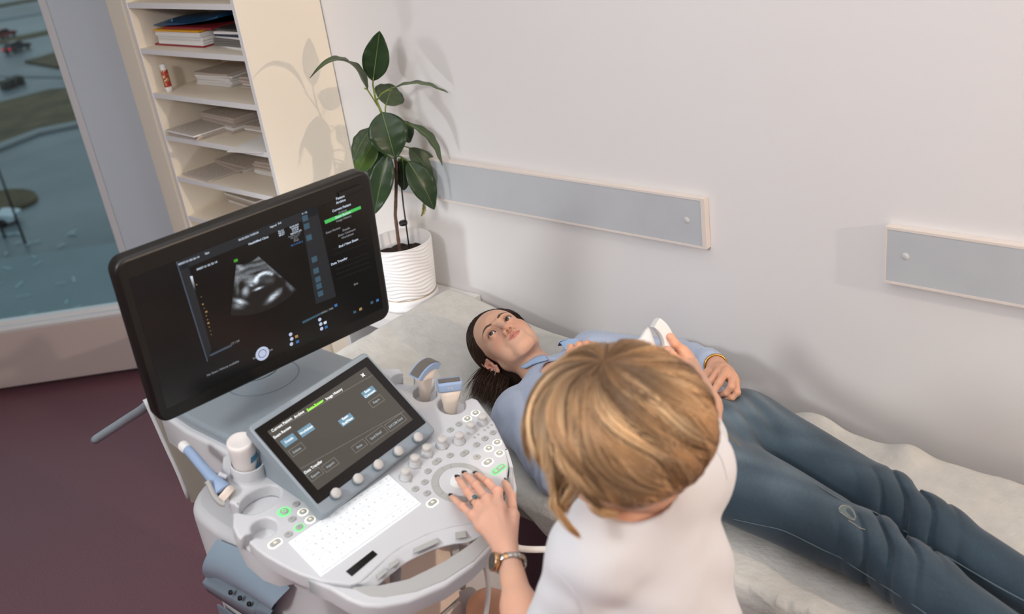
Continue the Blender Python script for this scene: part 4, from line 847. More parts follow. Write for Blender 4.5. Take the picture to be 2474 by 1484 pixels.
# curved-array probe in the middle right cup
o, ax, w, t = probe_frame(R2, 6, (.02, .03)); pr = thing('curved_probe', 'curved ultrasound probe with a wide arched grey lens, in the right-side cup', 'ultrasound probe', tuple(o))
sect(MB(), [(0, .009, .009, 0), (.03, .012, .011, 0), (.06, .014, .012, 0), (.078, .020, .013, 0), (.090, .028, .0135, 0), (.098, .030, .0135, 0)], o, ax, w, t).build('grip', C['beige'], pr)
def arcband(R, r1, hh, m, nm, half=.036, zc=.065):
    P = []; th0 = math.asin(half/R)
    ring = [(-hh, R), (-hh, r1), (hh, r1), (hh, R)]
    V = []; n = 25
    for k in range(n):
        a = -th0+2*th0*k/(n-1)
        for y_, r_ in ring: V.append(o+ax*(zc+r_*math.cos(a))+w*(r_*math.sin(a))+t*y_)
    F_ = [(k*4+j, k*4+(j+1) % 4, (k+1)*4+(j+1) % 4, (k+1)*4+j) for k in range(n-1) for j in range(4)]+[(0, 1, 2, 3), tuple((n-1)*4+j for j in (3, 2, 1, 0))]
    return MB().add(V, F_).build(nm, m, pr)
arcband(.0545, .0400, .0150, C['probeblue'], 'head', .038); arcband(.0560, .0543, .0112, C['lens'], 'lens', .037)
# linear probe in the right cup
o, ax, w, t = probe_frame(R3+np.array([-.002, .0]), -38, (-.02, .06)); pr = thing('linear_probe', 'linear ultrasound probe with a straight dark lens, in the outer right cup', 'ultrasound probe', tuple(o))
sect(MB(), [(0, .012, .010, 0), (.03, .015, .011, 0), (.055, .018, .012, 0), (.072, .023, .013, 0), (.085, .026, .0135, 0)], o, ax, w, t).build('grip', C['beige'], pr)
sect(MB(), [(.0848, .0268, .0142, 0), (.088, .0275, .0145, 0), (.103, .0275, .0140, 0), (.105, .0262, .0125, 0)], o, ax, w, t, e=.4).build('head', C['probeblue'], pr)
mb = MB().obox(o+ax*.1058, w, t, ax, (.0235, .0060, .0018), 0, .0008); mb.build('lens', C['lens'], pr)
mb = MB(); text_mesh('11L', .009, o+ax*.096-t*.0146, w, ax, mb); mb.build('marking', M['paper'], pr)
# internal probe hanging at the left side
d0 = np.linalg.norm(PT(*pc(560, 1185))-CAM)-.01
q = [(548, 1196, 0), (538, 1188, .0), (526, 1172, .005), (508, 1150, .02), (484, 1122, .045), (462, 1096, .07), (446, 1080, .088)]
Q = np.array([atd(u, v, d0+dd) for u, v, dd in q]); pr = thing('internal_probe', 'long light-blue internal probe with white tip hooked on the left side', 'ultrasound probe', tuple(Q[1]))
MB().tube(dens(Q[1:7], 5), list(np.interp(np.linspace(0, 1, 26), [0, .12, .3, .5, 1], [.020, .0175, .0125, .0105, .0098])), 18).build('shaft', C['probeblue'], pr)
MB().tube(dens(np.array([Q[0]+(Q[0]-Q[1])*.6, Q[0], Q[1]]), 4), [.012]+[.019]*4+[.0195]*3+[.0185], 18).build('grip', C['beige'], pr)
td_ = nrm(Q[6]-Q[5]); MB().lathe([(.0098, -.012), (.0112, -.006), (.0118, .0), (.0110, .006), (.0085, .0100), (.0045, .0122), (0, .0128)], Q[6], td_, 22).build('tip', M['paper'], pr)
hk = thing
hc = [(570, 1043), (600, 1090), (640, 1180), (690, 1270), (760, 1345), (820, 1362)]
P = np.array([atd(400+x/5.708, 980+y/5.708, d0-.012) for x, y in hc]); MB().tube(dens(P, 4), .0055, 10).build('probe_hook', C['grey'], us)
P = np.array([atd(400+x/5.708, 980+y/5.708, d0+.01) for x, y in ((735, 935), (790, 965), (845, 985))]); MB().tube(dens(P, 4), .005, 10).build('probe_hook', C['white'], us)

# -- cables
def cable(pts, r, label, nm='cable'):
    o = MB().tube(dens(np.array(pts), 8), r, 10).build(nm, C['cable']); return tag(o, label, 'cable')
cable([V3(-1.30, .80, .84), V3(-1.22, .78, .70), V3(-1.14, .80, .50), V3(-1.10, .86, .25), V3(-1.12, .9, .215)], .0085, 'thick white cable dropping from the left front of the machine')
cable([V3(-1.33, .815, .84), V3(-1.28, .80, .66), V3(-1.22, .82, .40), V3(-1.2, .88, .2)], .006, 'thin white cable beside the thick one at the left front')
cable([V3(-1.30, .86, .84), V3(-1.20, .87, .66), V3(-1.10, .92, .42), V3(-1.08, .98, .2)], .007, 'white cable hanging under the middle of the front handle')
pa = [onpl(u, v, V3(-1.05, 1.2, .8), NV) for u, v in ((1195, 1300), (1250, 1324), (1310, 1328), (1370, 1322), (1440, 1290))]
cable(pa, .0065, 'white cable running level behind the wrist towards the probe')
pa = [onpl(u, v, V3(-1.02, 1.12, .8), NV) for u, v in ((1168, 1350), (1176, 1385), (1180, 1430), (1172, 1500), (1160, 1560))]
cable(pa, .0050, 'white cable hanging straight down beside the wristwatch')
# ================================================================ ORGANIC SHAPES (signed distances on a grid, meshed)
import openvdb as vdb
from mathutils.bvhtree import BVHTree
class Sdf:
    def __init__(s, lo, hi, h):
        s.lo = np.asarray(lo, float); s.h = h; s.n = np.maximum(((np.asarray(hi)-s.lo)/h).astype(int)+1, 4)
        s.ax = [(s.lo[i]+h*np.arange(s.n[i])).astype(np.float32) for i in range(3)]; s.D = np.full(s.n, .06, np.float32)
    def sub(s, lo, hi, pad):
        sl = []
        for i in range(3):
            a = int(max(0, math.floor((lo[i]-pad-s.lo[i])/s.h))); b = int(min(s.n[i], math.ceil((hi[i]+pad-s.lo[i])/s.h)+1))
            if b <= a: return None
            sl.append(slice(a, b))
        return tuple(sl)
    def xyz(s, sl): return s.ax[0][sl[0]][:, None, None], s.ax[1][sl[1]][None, :, None], s.ax[2][sl[2]][None, None, :]
    def mix(s, sl, d, k, mode):
        D = s.D[sl]
        if mode == 'add':
            if k > 0: h = np.clip(.5+.5*(D-d)/k, 0, 1); s.D[sl] = D*(1-h)+d*h-k*h*(1-h)
            else: s.D[sl] = np.minimum(D, d)
        elif mode == 'cut':
            if k > 0: h = np.clip(.5-.5*(D+d)/k, 0, 1); s.D[sl] = D*(1-h)-d*h+k*h*(1-h)
            else: s.D[sl] = np.maximum(D, -d)
        return s
    def cone(s, a, b, ra, rb, k=.01, mode='add', flat=None):
        """rounded cone; flat=(axis, factor) squashes it along a direction"""
        a, b = np.asarray(a, float), np.asarray(b, float); R = max(ra, rb); pad = k+3*s.h+.004
        sl = s.sub(np.minimum(a, b)-R, np.maximum(a, b)+R, pad)
        if sl is None: return s
        X, Y, Z = s.xyz(sl); ba = b-a; L2 = max(float(ba@ba), 1e-12)
        px, py, pz = X-np.float32(a[0]), Y-np.float32(a[1]), Z-np.float32(a[2])
        t = np.clip((px*ba[0]+py*ba[1]+pz*ba[2])/L2, 0, 1).astype(np.float32)
        qx, qy, qz = px-t*ba[0], py-t*ba[1], pz-t*ba[2]; q2 = qx*qx+qy*qy+qz*qz
        if flat is not None:
            f = nrm(flat[0]); c = qx*f[0]+qy*f[1]+qz*f[2]; q2 = q2+c*c*(1/flat[1]**2-1); 
        d = np.sqrt(q2)-(ra+(rb-ra)*t)
        return s.mix(sl, d.astype(np.float32), k, mode)
    def chain(s, pts, rads, k=.006, kin=None, mode='add'):
        for i in range(len(pts)-1): s.cone(pts[i], pts[i+1], rads[i], rads[i+1], k if (i == 0 or kin is None) else kin, mode)
        return s
    def ell(s, c, r, k=.01, mode='add', R=None):
        c, r = np.asarray(c, float), np.asarray(r, float); m = float(max(r)); pad = k+3*s.h+.004
        ext = r if R is None else np.full(3, m); sl = s.sub(c-ext, c+ext, pad)
        if sl is None: return s
        X, Y, Z = s.xyz(sl); p = [X-np.float32(c[0]), Y-np.float32(c[1]), Z-np.float32(c[2])]
        if R is not None: R = np.asarray(R, float); p = [p[0]*R[0, i]+p[1]*R[1, i]+p[2]*R[2, i] for i in range(3)]
        k0 = np.sqrt((p[0]/r[0])**2+(p[1]/r[1])**2+(p[2]/r[2])**2); k1 = np.sqrt((p[0]/r[0]**2)**2+(p[1]/r[1]**2)**2+(p[2]/r[2]**2)**2)
        d = k0*(k0-1)/np.maximum(k1, 1e-6)
        return s.mix(sl, d.astype(np.float32), k, mode)
    def half(s, p, n, k=.0):
        """cut away the side the normal points to"""
        n = nrm(n); sl = (slice(None),)*3; X, Y, Z = s.xyz(sl); d = (X*n[0]+Y*n[1]+Z*n[2]-float(np.dot(p, n))).astype(np.float32)
        return s.mix(sl, -d, k, 'cut')
    def warp(s, fn):
        X, Y, Z = s.xyz((slice(None),)*3); s.D = (s.D+fn(X, Y, Z)).astype(np.float32); return s
    def mesh(s):
        D = np.minimum(s.D, .06); D[0], D[-1], D[:, 0], D[:, -1], D[:, :, 0], D[:, :, -1] = [np.maximum(x, s.h*.5) for x in (D[0], D[-1], D[:, 0], D[:, -1], D[:, :, 0], D[:, :, -1])]
        g = vdb.FloatGrid(.06); g.copyFromArray(np.ascontiguousarray(D)); P, Q = g.convertToQuads(isovalue=0.)
        return P.astype(float)*s.h+s.lo, Q
def join_mesh(name, parts, material, parent, colors=None, origin=None):
    """parts: list of (points, quads); colors: list of Nx3 sRGB arrays"""
    me = bpy.data.meshes.new(name); off = np.zeros(3); p = parent
    while p is not None: off = off+np.array(p.location); p = p.parent
    V = np.concatenate([p for p, q in parts])-off; n = 0; Fs = []
    for P, Q in parts: Fs.append(np.asarray(Q, np.int64)+n); n += len(P)
    F_ = np.concatenate(Fs); k = F_.shape[1]
    me.vertices.add(len(V)); me.vertices.foreach_set('co', V.astype(np.float32).ravel())
    me.loops.add(F_.size); me.loops.foreach_set('vertex_index', F_.astype(np.int32).ravel())
    me.polygons.add(len(F_)); me.polygons.foreach_set('loop_start', np.arange(0, F_.size, k, dtype=np.int32)); me.polygons.foreach_set('loop_total', np.full(len(F_), k, np.int32))
    me.polygons.foreach_set('use_smooth', np.ones(len(F_), bool)); me.update(calc_edges=True); me.validate()
    if colors is not None:
        c = np.concatenate(colors)/255.; c = np.where(c <= .04045, c/12.92, ((c+.055)/1.055)**2.4)
        at = me.color_attributes.new('col', 'FLOAT_COLOR', 'POINT'); at.data.foreach_set('color', np.concatenate([c, np.ones((len(c), 1))], 1).astype(np.float32).ravel())
    o = link(name, me, material, parent)
    bm = bmesh.new(); bm.from_mesh(me); bmesh.ops.recalc_face_normals(bm, faces=bm.faces); bm.to_mesh(me); bm.free()
    return o
def strands(name, paths, rad, cols, material, parent):
    """hair locks: paths [S,K,3], rad [S,K], cols [S,K,3] (sRGB)"""
    S, K, _ = paths.shape; T = np.gradient(paths, axis=1); T /= np.linalg.norm(T, axis=2, keepdims=True)+1e-9
    r0 = RNG.normal(size=(S, 1, 3)); A = r0-T*(T*r0).sum(2, keepdims=True); A /= np.linalg.norm(A, axis=2, keepdims=True)+1e-9; B = np.cross(T, A)
    V = np.stack([paths+(A*math.cos(t)+B*math.sin(t))*rad[:, :, None] for t in (0, 2.094, 4.189)], 2).reshape(-1, 3)
    s_, k_, j_ = np.meshgrid(np.arange(S), np.arange(K-1), np.arange(3), indexing='ij'); b = (s_*K+k_)*3; j2 = (j_+1) % 3
    Q = np.stack([b+j_, b+j2, b+3+j2, b+3+j_], -1).reshape(-1, 4)
    o = join_mesh(name, [(V, Q)], material, parent, [np.repeat(cols.reshape(-1, 3), 3, 0)])
    return o
def lerp(a, b, t): return np.asarray(a)*(1-t)+np.asarray(b)*t
def sstep(x, a, b): t = np.clip((x-a)/(b-a), 0, 1); return t*t*(3-2*t)
def paint(base, layers):
    """layers: (mask, colour)"""
    c = np.array(base, float)
    if c.ndim == 1: raise ValueError
    for m, col in layers: c = c*(1-m[:, None])+np.asarray(col, float)[None]*m[:, None]
    return c
skin = mat('skin', (222, 176, 150), .48, spec=.35, sss=.12, attr='col', bump=(260, .06, .0008))
hairm = mat('hair', (150, 110, 70), .38, spec=.45, attr='col')
denim = mat('blue_denim', (60, 84, 102), .85, attr='col', sheen=.15, bump=(900, .25, .0008)); shirtm = mat('pale_blue_cotton', (160, 180, 206), .8, attr='col', sheen=.2, bump=(700, .12, .0006)); scrub = mat('white_cotton', (218, 219, 223), .75, sheen=.2, bump=(700, .08, .0005))

def head_sdf(h, ears=True, neck=None):
    s = Sdf((-.092, -.125, -.215), (.092, .125, .13), h)
    s.ell((0, -.010, .030), (.0715, .090, .083), 0); s.ell((0, .030, .034), (.058, .057, .058), .03); s.ell((0, .036, -.032), (.054, .048, .060), .03)
    for x in (-1, 1):
        s.cone((x*.044, .002, -.050), (x*.017, .066, -.090), .021, .017, .028); s.ell((x*.042, .050, -.022), (.021, .020, .017), .022); s.ell((x*.033, .050, -.050), (.023, .024, .028), .022)
        s.cone((x*.012, .085, .0175), (x*.042, .069, .0195), .0075, .0075, .016)
    s.ell((0, .077, -.092), (.019, .016, .015), .022); s.ell((0, .080, -.061), (.027, .0155, .020), .016)
    for x in (-1, 1): s.ell((x*.0310, .0960, .001), (.0185, .0135, .0115), .012, 'cut')
    s.cone((0, .0865, .010), (0, .1030, -.026), .0062, .0075, .014); s.ell((0, .1065, -.0325), (.0088, .0085, .0078), .007)
    for x in (-1, 1): s.ell((x*.0115, .0965, -.0365), (.0068, .0088, .0068), .006)
    s.ell((0, .0985, -.0395), (.0052, .0075, .0042), .004)
    for x in (-1, 1): s.ell((x*.0056, .1010, -.0425), (.0032, .0046, .0036), .002, 'cut')
    for x in (-1, 1):
        s.cone((x*.004, .0958, -.0572), (x*.0205, .0855, -.0610), .0046, .0018, .004); s.cone((x*.0, .0945, -.0672), (x*.018, .0855, -.0632), .0060, .0022, .004)
        s.cone((0, .1008, -.0618), (x*.0195, .0890, -.0613), .0013, .0012, .002, 'cut')
        s.cone((0, .0975, -.0470), (0, .0985, -.0530), .0018, .0020, .004, 'cut')
        s.ell((x*.031, .0762, .0012), (.0138, .0136, .0134), .005)
    # eyelid openings
    X, Y, Z = s.xyz((slice(None),)*3)
    for x in (-1, 1):
        xr = (X-x*.031); zz = Z-.0008-x*0-.10*(xr*x); Rv, of = .0205, .0152
        zz = zz+.0006; alm = np.maximum(np.sqrt(xr*xr+(zz+of+.0013)**2)-Rv, np.sqrt(xr*xr+(zz-of)**2)-Rv); cut = np.maximum(alm, .0800-Y); s.mix((slice(None),)*3, cut.astype(np.float32), .0012, 'cut')
    if ears:
        for x in (-1, 1):
            e0 = np.array([x*.0745 if x > 0 else -.068, -.006 if x > 0 else -.014, -.006]); eo = nrm((x*1., .62 if x > 0 else .08, 0)); eb = nrm(np.cross(eo, (0, 0, 1)))*(-x); eb = eb if eb[1] < 0 else -eb; eu = np.array([0, .10, 1.])
            E = lambda b_, u_, o_: e0+eb*b_+eu*u_+eo*o_
            s.cone(E(.006, -.004, .001), E(.009, .014, .003), .0145, .0150, .004, flat=(eo, .30)); s.cone(E(.003, -.024, .000), E(.006, -.010, .002), .0085, .0120, .004, flat=(eo, .40))
            s.chain([E(-.006, -.020, .001), E(.003, -.031, .002), E(.011, -.022, .005), E(.020, -.004, .009), E(.0225, .012, .010), E(.015, .026, .009), E(.002, .026, .006), E(-.006, .014, .003), E(-.004, .004, .002)], [.0048, .0056, .0040, .0034, .0034, .0034, .0032, .0030, .0026], .003)
            s.chain([E(.010, -.014, .005), E(.015, .002, .007), E(.012, .014, .007)], [.0030, .0028, .0024], .003); s.cone(E(-.004, -.008, .003), E(-.003, -.014, .003), .0030, .0028, .003)
            s.ell(E(.005, -.005, .0055), (.0048, .0060, .0085), .003, 'cut')
    if neck is not None:
        for a, b, ra, rb in neck: s.cone(a, b, ra, rb, .028)
    return s
def head_paint(P, base=(223, 178, 152)):
    x, y, z = P.T; n = len(P); ax = np.abs(x); c = np.tile(np.array(base, float), (n, 1)); g = lambda cx, cy, cz, r: np.exp(-(((ax-cx)**2+(y-cy)**2+(z-cz)**2)/r**2))
    L = [(.55*g(.036, .066, -.030, .024), (212, 146, 124)), (.5*g(0, .112, -.034, .013), (214, 150, 128)), (.35*g(0, .083, -.095, .02), (214, 158, 134)), (.55*np.clip(g(.080, -.008, -.006, .024), 0, 1), (206, 128, 110))]
    front = sstep(y, .066, .074)
    # upper-lid crease shade put into the colour, and lash line
    zz = z-.0002-.10*(ax-.031); Rv, of = .0205, .0152; alm = np.maximum(np.hypot(ax-.031, zz+of+.0013)-Rv, np.hypot(ax-.031, zz-of)-Rv)
    L.append((.55*front*sstep(-np.hypot((ax-.032)/1.5, (z-.0085)), -.0125, -.004), (176, 118, 88)))
    L.append((.92*front*sstep(-alm, -.0016, -.0002)*(z > -.0006), (38, 26, 22))); L.append((.45*front*sstep(-alm, -.0014, -.0002)*(z <= -.0006), (110, 72, 58)))
    # eyebrows
    t = np.clip((ax-.012)/.040, 0, 1); zb = .0175+.0125*np.sin(math.pi*np.clip(t*.72+.06, 0, 1))-.003*t*t; wd = np.interp(t, [0, .2, .6, 1], [.0050, .0056, .0042, .0016])
    L.append((.88*sstep(-np.abs(z-zb), -wd, -wd*.45)*sstep(ax, .010, .015)*sstep(-ax, -.054, -.050)*(y > .045), (62, 44, 36)))
    # lips
    zl = -.0617; up = -.0535+.0022*np.exp(-((ax-.0055)/.004)**2)-.0008*np.exp(-(ax/.0025)**2)-.0075*(ax/.0225)**2; lo = -.0735+.0112*(ax/.0215)**2
    L.append((.80*sstep(z, lo-.0008, lo+.0012)*sstep(-z, -(up+.0010), -(up-.0010))*sstep(-ax, -.0225, -.0200)*sstep(y, .080, .084), (200, 126, 116)))
    L.append((.6*sstep(-np.abs(z-zl+.0003), -.0012, -.0003)*sstep(-ax, -.0230, -.0190)*sstep(y, .080, .084), (124, 62, 56)))
    L.append((.85*g(.0056, .1010, -.0420, .0034), (70, 34, 28)))
    return paint(c, L)

# ================================================================ EXAMINATION COUCH
BY0, BY1, BX0, BX1, BZ = 1.45, 2.06, -2.298, .55, .605
def bedz(x): return BZ+.060*sstep(-x, 1.55, 1.85)+.062*sstep(-x, 1.85, 2.32)
bed = thing('examination_couch', 'long examination couch with grey padded top along the white wall', 'couch', ((BX0+BX1)/2, (BY0+BY1)/2, 0))
xs_ = np.linspace(BX0, BX1, 60); top = [[(x, y, bedz(x)-.006-dz) for y, dz in ((BY0+.003, .085), (BY0, .075), (BY0, .02), (BY0+.006, .006), (BY0+.02, 0), (BY1-.02, 0), (BY1-.006, .006), (BY1, .02), (BY1, .075), (BY1-.003, .085), (BY0+.003, .085))] for x in xs_]
mb = MB().grid(top, 0, True); mb.add(top[0][:-1], [tuple(range(10))]); mb.add(top[-1][:-1], [tuple(range(10))[::-1]]); mb.build('padded_top', mat('grey_vinyl', (152, 149, 140), .5), bed)
for x in (-2.1, -1.0, .3):
    for y in (BY0+.06, BY1-.06): MB().box((x-.02, y-.02, 0), (x+.02, y+.02, bedz(x)-.09), 0, .004).build('leg', C['white'], bed)
MB().box((BX0+.05, BY0+.05, .47), (BX1-.05, BY0+.08, .505)).build('frame_rail', C['white'], bed); MB().box((BX0+.05, BY1-.08, .47), (BX1-.05, BY1-.05, .505)).build('frame_rail', C['white'], bed)
# disposable sheet: crumpled, hanging over the near edge
sheetm = mat('white_nonwoven_sheet', (206, 204, 198), .8, noise=(26, (194, 193, 187), .7, 5), bump=(90, .55, .004))
NX, NY = 420, 110; P = np.zeros((NX, NY, 3)); X_ = np.linspace(BX0-.008, BX1, NX)
def sines(x, y, n=9, seed=3):
    r = np.random.default_rng(seed); o = 0
    for k in range(n): a = r.uniform(0, math.pi); f = r.uniform(9, 34); o = o+np.abs(np.sin(f*(x*math.cos(a)+y*math.sin(a))+r.uniform(0, 6)+1.5*np.sin(3*x+5*y+k)))**1.5*r.uniform(.3, 1)/f*18
    return o/n
for i, x in enumerate(X_):
    hem = .012+.075*sstep(x, -1.52, -1.36)+.03*math.sin(9*x)*sstep(x, -1.4, -1.2)+.03*sstep(x, -1.3, -.8)
    yfar = BY1+.012; s_ = np.linspace(0, 1, NY); arc = (yfar-BY0)+hem+.02; a = s_*arc
    y = np.where(a < (yfar-BY0), yfar-a, BY0-.006-.012*np.minimum(1, (a-(yfar-BY0))/.03)); z = bedz(x)+.0015-np.maximum(0, a-(yfar-BY0))*.97
    w = (.0100*sines(x, yfar-a)+.0095*sines(x*1.9, (yfar-a)*1.9, 9, 8))*np.where(a < yfar-BY0, 1, .6)-.002
    z = z+np.maximum(w, 0)*np.where(a < (yfar-BY0), 1, 0); y = y-np.where(a >= (yfar-BY0), np.maximum(w, 0)*1.6+.010*math.sin(14*x)**2*sstep(x, -1.5, -1.3), 0)
    ridge = .030*np.exp(-((x+.76)/.045)**2)*np.exp(-((y-2.03)/.05)**2)+.035*np.exp(-((x+1.0)/.07)**2)*np.exp(-((y-2.06)/.05)**2); z = z+ridge
    z = z-.03*sstep(y, BY1-.004, BY1+.012); P[i] = np.stack([np.full(NY, x), y, z], 1)
mb = MB().grid(P); sh = mb.build('disposable_sheet', sheetm); tag(sh, 'crumpled white disposable sheet covering the examination couch', 'sheet')
md = sh.modifiers.new('thickness', 'SOLIDIFY'); md.thickness = .0006

# ================================================================ PATIENT
HL, HN, HD = nrm((.2096, .9076, .3637)), None, nrm((.9621, -.1251, -.2423))
HL = nrm(HL-HD*(HL@HD)); HN = np.cross(HD, HL); HR = np.stack([-HL, HN, -HD], 1); HO = V3(-1.7988, 1.7851, .779)
toh = lambda p: HO+HR@np.asarray(p, float); fromh = lambda P: (P-HO)@HR
pat = thing('person', 'woman lying on the couch in pale blue shirt and ripped jeans, face up', 'person', (-1.4, 1.76, BZ))
nb = V3(-1.60, 1.765, .715); nbl = fromh(nb)
s = head_sdf(.00125, True, [((0, -.014, -.060), (0, -.030, -.130), .047, .046), ((0, -.030, -.130), tuple(nbl), .046, .056)])
hp_, hq = s.mesh(); hc = head_paint(hp_); Phead = hp_@HR.T+HO
# torso, arms, lower legs (mostly under clothes)
SHN, SHF = V3(-1.625, 1.600, .700), V3(-1.625, 1.945, .715); ELN, WRN = V3(-1.395, 1.490, .672), V3(-1.475, 1.690, .830); ELF, WRF = V3(-1.385, 2.010, .725), V3(-1.205, 1.905, .805)
HPN, HPF = V3(-1.09, 1.650, .706), V3(-1.09, 1.845, .700); KNN, KNF = V3(-.670, 1.590, .686), V3(-.705, 1.752, .682); ANN, ANF = V3(-.285, 1.490, .655), V3(-.320, 1.650, .652)
def trunk(s, o=0., k=.03):
    s.ell((-1.44, 1.770, .705), (.21+o, .150+o, .092+o), 0); s.cone(SHN+V3(.01, .02, 0), SHF+V3(.01, -.02, 0), .055+o, .055+o, .05); s.ell((-1.24, 1.765, .700), (.20+o, .135+o, .088+o), .06); s.ell((-1.10, 1.755, .695), (.13+o, .145+o, .080+o), .06)
    for y in (1.70, 1.845): s.ell((-1.425, y, .775), (.062+o, .058+o, .042+o), .03)
    return s
s = trunk(Sdf((-1.78, 1.38, .56), (-.2, 2.12, .92), .007)); s.cone(nb, nb+V3(.06, 0, -.01), .052, .06, .03)
for S_, E_, W_ in ((SHN, ELN, WRN), (SHF, ELF, WRF)): s.cone(S_, E_, .044, .037, .02); s.cone(E_, W_, .037, .024, .012)
for h_, k_, a_ in ((HPN, KNN, ANN), (HPF, KNF, ANF)): s.cone(lerp(h_, k_, .2), k_, .055, .048, .03); s.cone(k_, a_, .048, .034, .02)
tp_, tq = s.mesh(); tc_ = np.tile(np.array([222., 176, 150]), (len(tp_), 1))
# far hand resting on the hip, near hand on the chest
zp = lambda x, y, z: onz(1560+x/5.707, 740+y/5.707, z)
def hand_sdf(h, wrist, elbow, fingers, thumb, palm_r=.0125, wr=.0235, extra=(), fr=1.):
    pts = np.array([p for f in fingers for p in f]+[wrist]+list(thumb)); s = Sdf(pts.min(0)-.05, pts.max(0)+.05, h)
    s.cone(wrist, wrist+(elbow-wrist)*.45, wr, wr*1.2, 0)
    for f, r in zip(fingers, (.0088*fr, .0090*fr, .0086*fr, .0076*fr)):
        s.cone(wrist+(f[0]-wrist)*.12, f[0], palm_r*1.22, r*1.25, .014)
        s.chain(f, [r*1.12, r*1.04, r*.92, r*.74], .004, .0035)
    for i in range(len(fingers)-1): s.cone((fingers[i][0]*.72+wrist*.28), (fingers[i+1][0]*.72+wrist*.28), palm_r, palm_r, .012)
    s.cone(wrist+(thumb[0]-wrist)*.2, thumb[0], .0155, .0125, .012); s.chain(thumb, [x*fr for x in (.0120, .0102, .0092, .0074)][:len(thumb)], .006, .004)
    for a, b, ra, rb in extra: s.cone(a, b, ra, rb, .004)
    return s
FH = [[zp(1010, 880, .842), zp(905, 1030, .838), zp(840, 1130, .822), zp(795, 1215, .806)], [zp(1110, 890, .846), zp(1010, 1060, .840), zp(930, 1180, .824), zp(870, 1285, .806)], [zp(1195, 960, .838), zp(1185, 1110, .832), zp(1110, 1195, .816), zp(1015, 1225, .802)], [zp(1245, 1040, .828), zp(1265, 1190, .818), zp(1195, 1260, .806), zp(1115, 1275, .796)]]
TH = [zp(860, 930, .825), zp(815, 1010, .818), zp(790, 1080, .808)]
WF = zp(975, 850, .828)+V3(-.012, .018, -.004); WRF = WF
s = hand_sdf(.0016, WF, ELF, FH, TH, .0115, .0215); fp, fq = s.mesh(); fc_ = np.tile(np.array([214., 162, 134]), (len(fp), 1))
NHW = WRN; nd = nrm(V3(-.42, .85, .10)); nside = nrm(np.cross(nd, UP)); FN = []
for k in range(4):
    b0 = NHW+nd*(.080-.004*abs(k-1.2))+nside*(.030-.020*k)+UP*.006; L = (.042, .047, .044, .034)[k]; FN.append([b0, b0+nd*L*.5+UP*.004, b0+nd*L*.85-UP*.004, b0+nd*L*1.25-UP*.016])
s = hand_sdf(.0024, NHW, ELN, FN, [NHW+nd*.035+nside*.040, NHW+nd*.062+nside*.052, NHW+nd*.085+nside*.050], .0125, .022); n2p, n2q = s.mesh(); nc_ = np.tile(np.array([222., 168, 138]), (len(n2p), 1))
join_mesh('body', [(Phead, hq), (tp_, tq), (fp, fq), (n2p, n2q)], skin, pat, [hc, tc_, fc_, nc_])
# eyes: looking towards the monitor
gaze = nrm(MO-HO)
eyem = [mat('eye_white', (226, 220, 216), .15, coat=.5), mat('brown_iris', (58, 40, 30), .12, coat=.6), mat('pupil_black', (10, 8, 8), .1, coat=.6)]
for x in (-1, 1):
    c = toh((x*.031, .0764, .0012)); g = nrm(gaze*.62+HN*.78); r = .0122
    mb = MB(); a_ = np.radians([0.1, 12, 12.01, 29, 29.01, 50, 80, 110, 140, 179.9])
    for (i0, i1, mi) in ((0, 2, 2), (2, 4, 1), (4, 10, 0)): mb.lathe([(r*math.sin(a), r*math.cos(a)) for a in a_[i0:i1]], c, g, 28, mi)
    mb.lathe([(r*math.sin(a), r*math.cos(a)) for a in np.radians([28.9, 29.1])], c, g, 28, 1); mb.build('eyeball', eyem, pat)
    # lashes
    Lp = []
    for k in range(26):
        u = -.0138+.0276*k/25; zc = math.sqrt(max(.0205**2-u*u, 0))-.0165+.10*u*1+.0002; yb = .0764+math.sqrt(max(.0137**2-u*u-(zc-.0012)**2, 1e-6))
        p0_ = V3(x*.031+u*x, yb, zc); out_ = V3(x*u*.22, .0030+.0006*u/.0138, .0014+.0014*max(0, u/.0138)); Lp.append([toh(p0_), toh(p0_+out_*.55+V3(0, .0008, -.0003)), toh(p0_+out_)])
    Lp = np.array(Lp); strands('eyelashes', Lp, np.tile(np.array([.0004, .0003, .0001]), (26, 1)), np.full(Lp.shape, 26.), hairm, pat)
# ear-ring
e0 = toh((.0775, .0035, -.036)); er = MB().lathe([(0, -.0022), (.0018, -.0012), (.0022, 0), (.0018, .0012), (0, .0022)], e0+HR@V3(.006, .002, 0), (0, 0, 1), 12)
p1 = e0+HR@V3(.007, .002, -.004); er.tube([p1, p1+V3(.004, -.010, -.014), p1+V3(.010, -.016, -.022)], .0006, 6); er.tube([p1+V3(.010, -.016, -.022), p1+V3(.018, -.026, -.034)], .0014, 8); er.build('drop_earring', mat('silver_jewellery', (216, 216, 220), .2, 1.), pat)
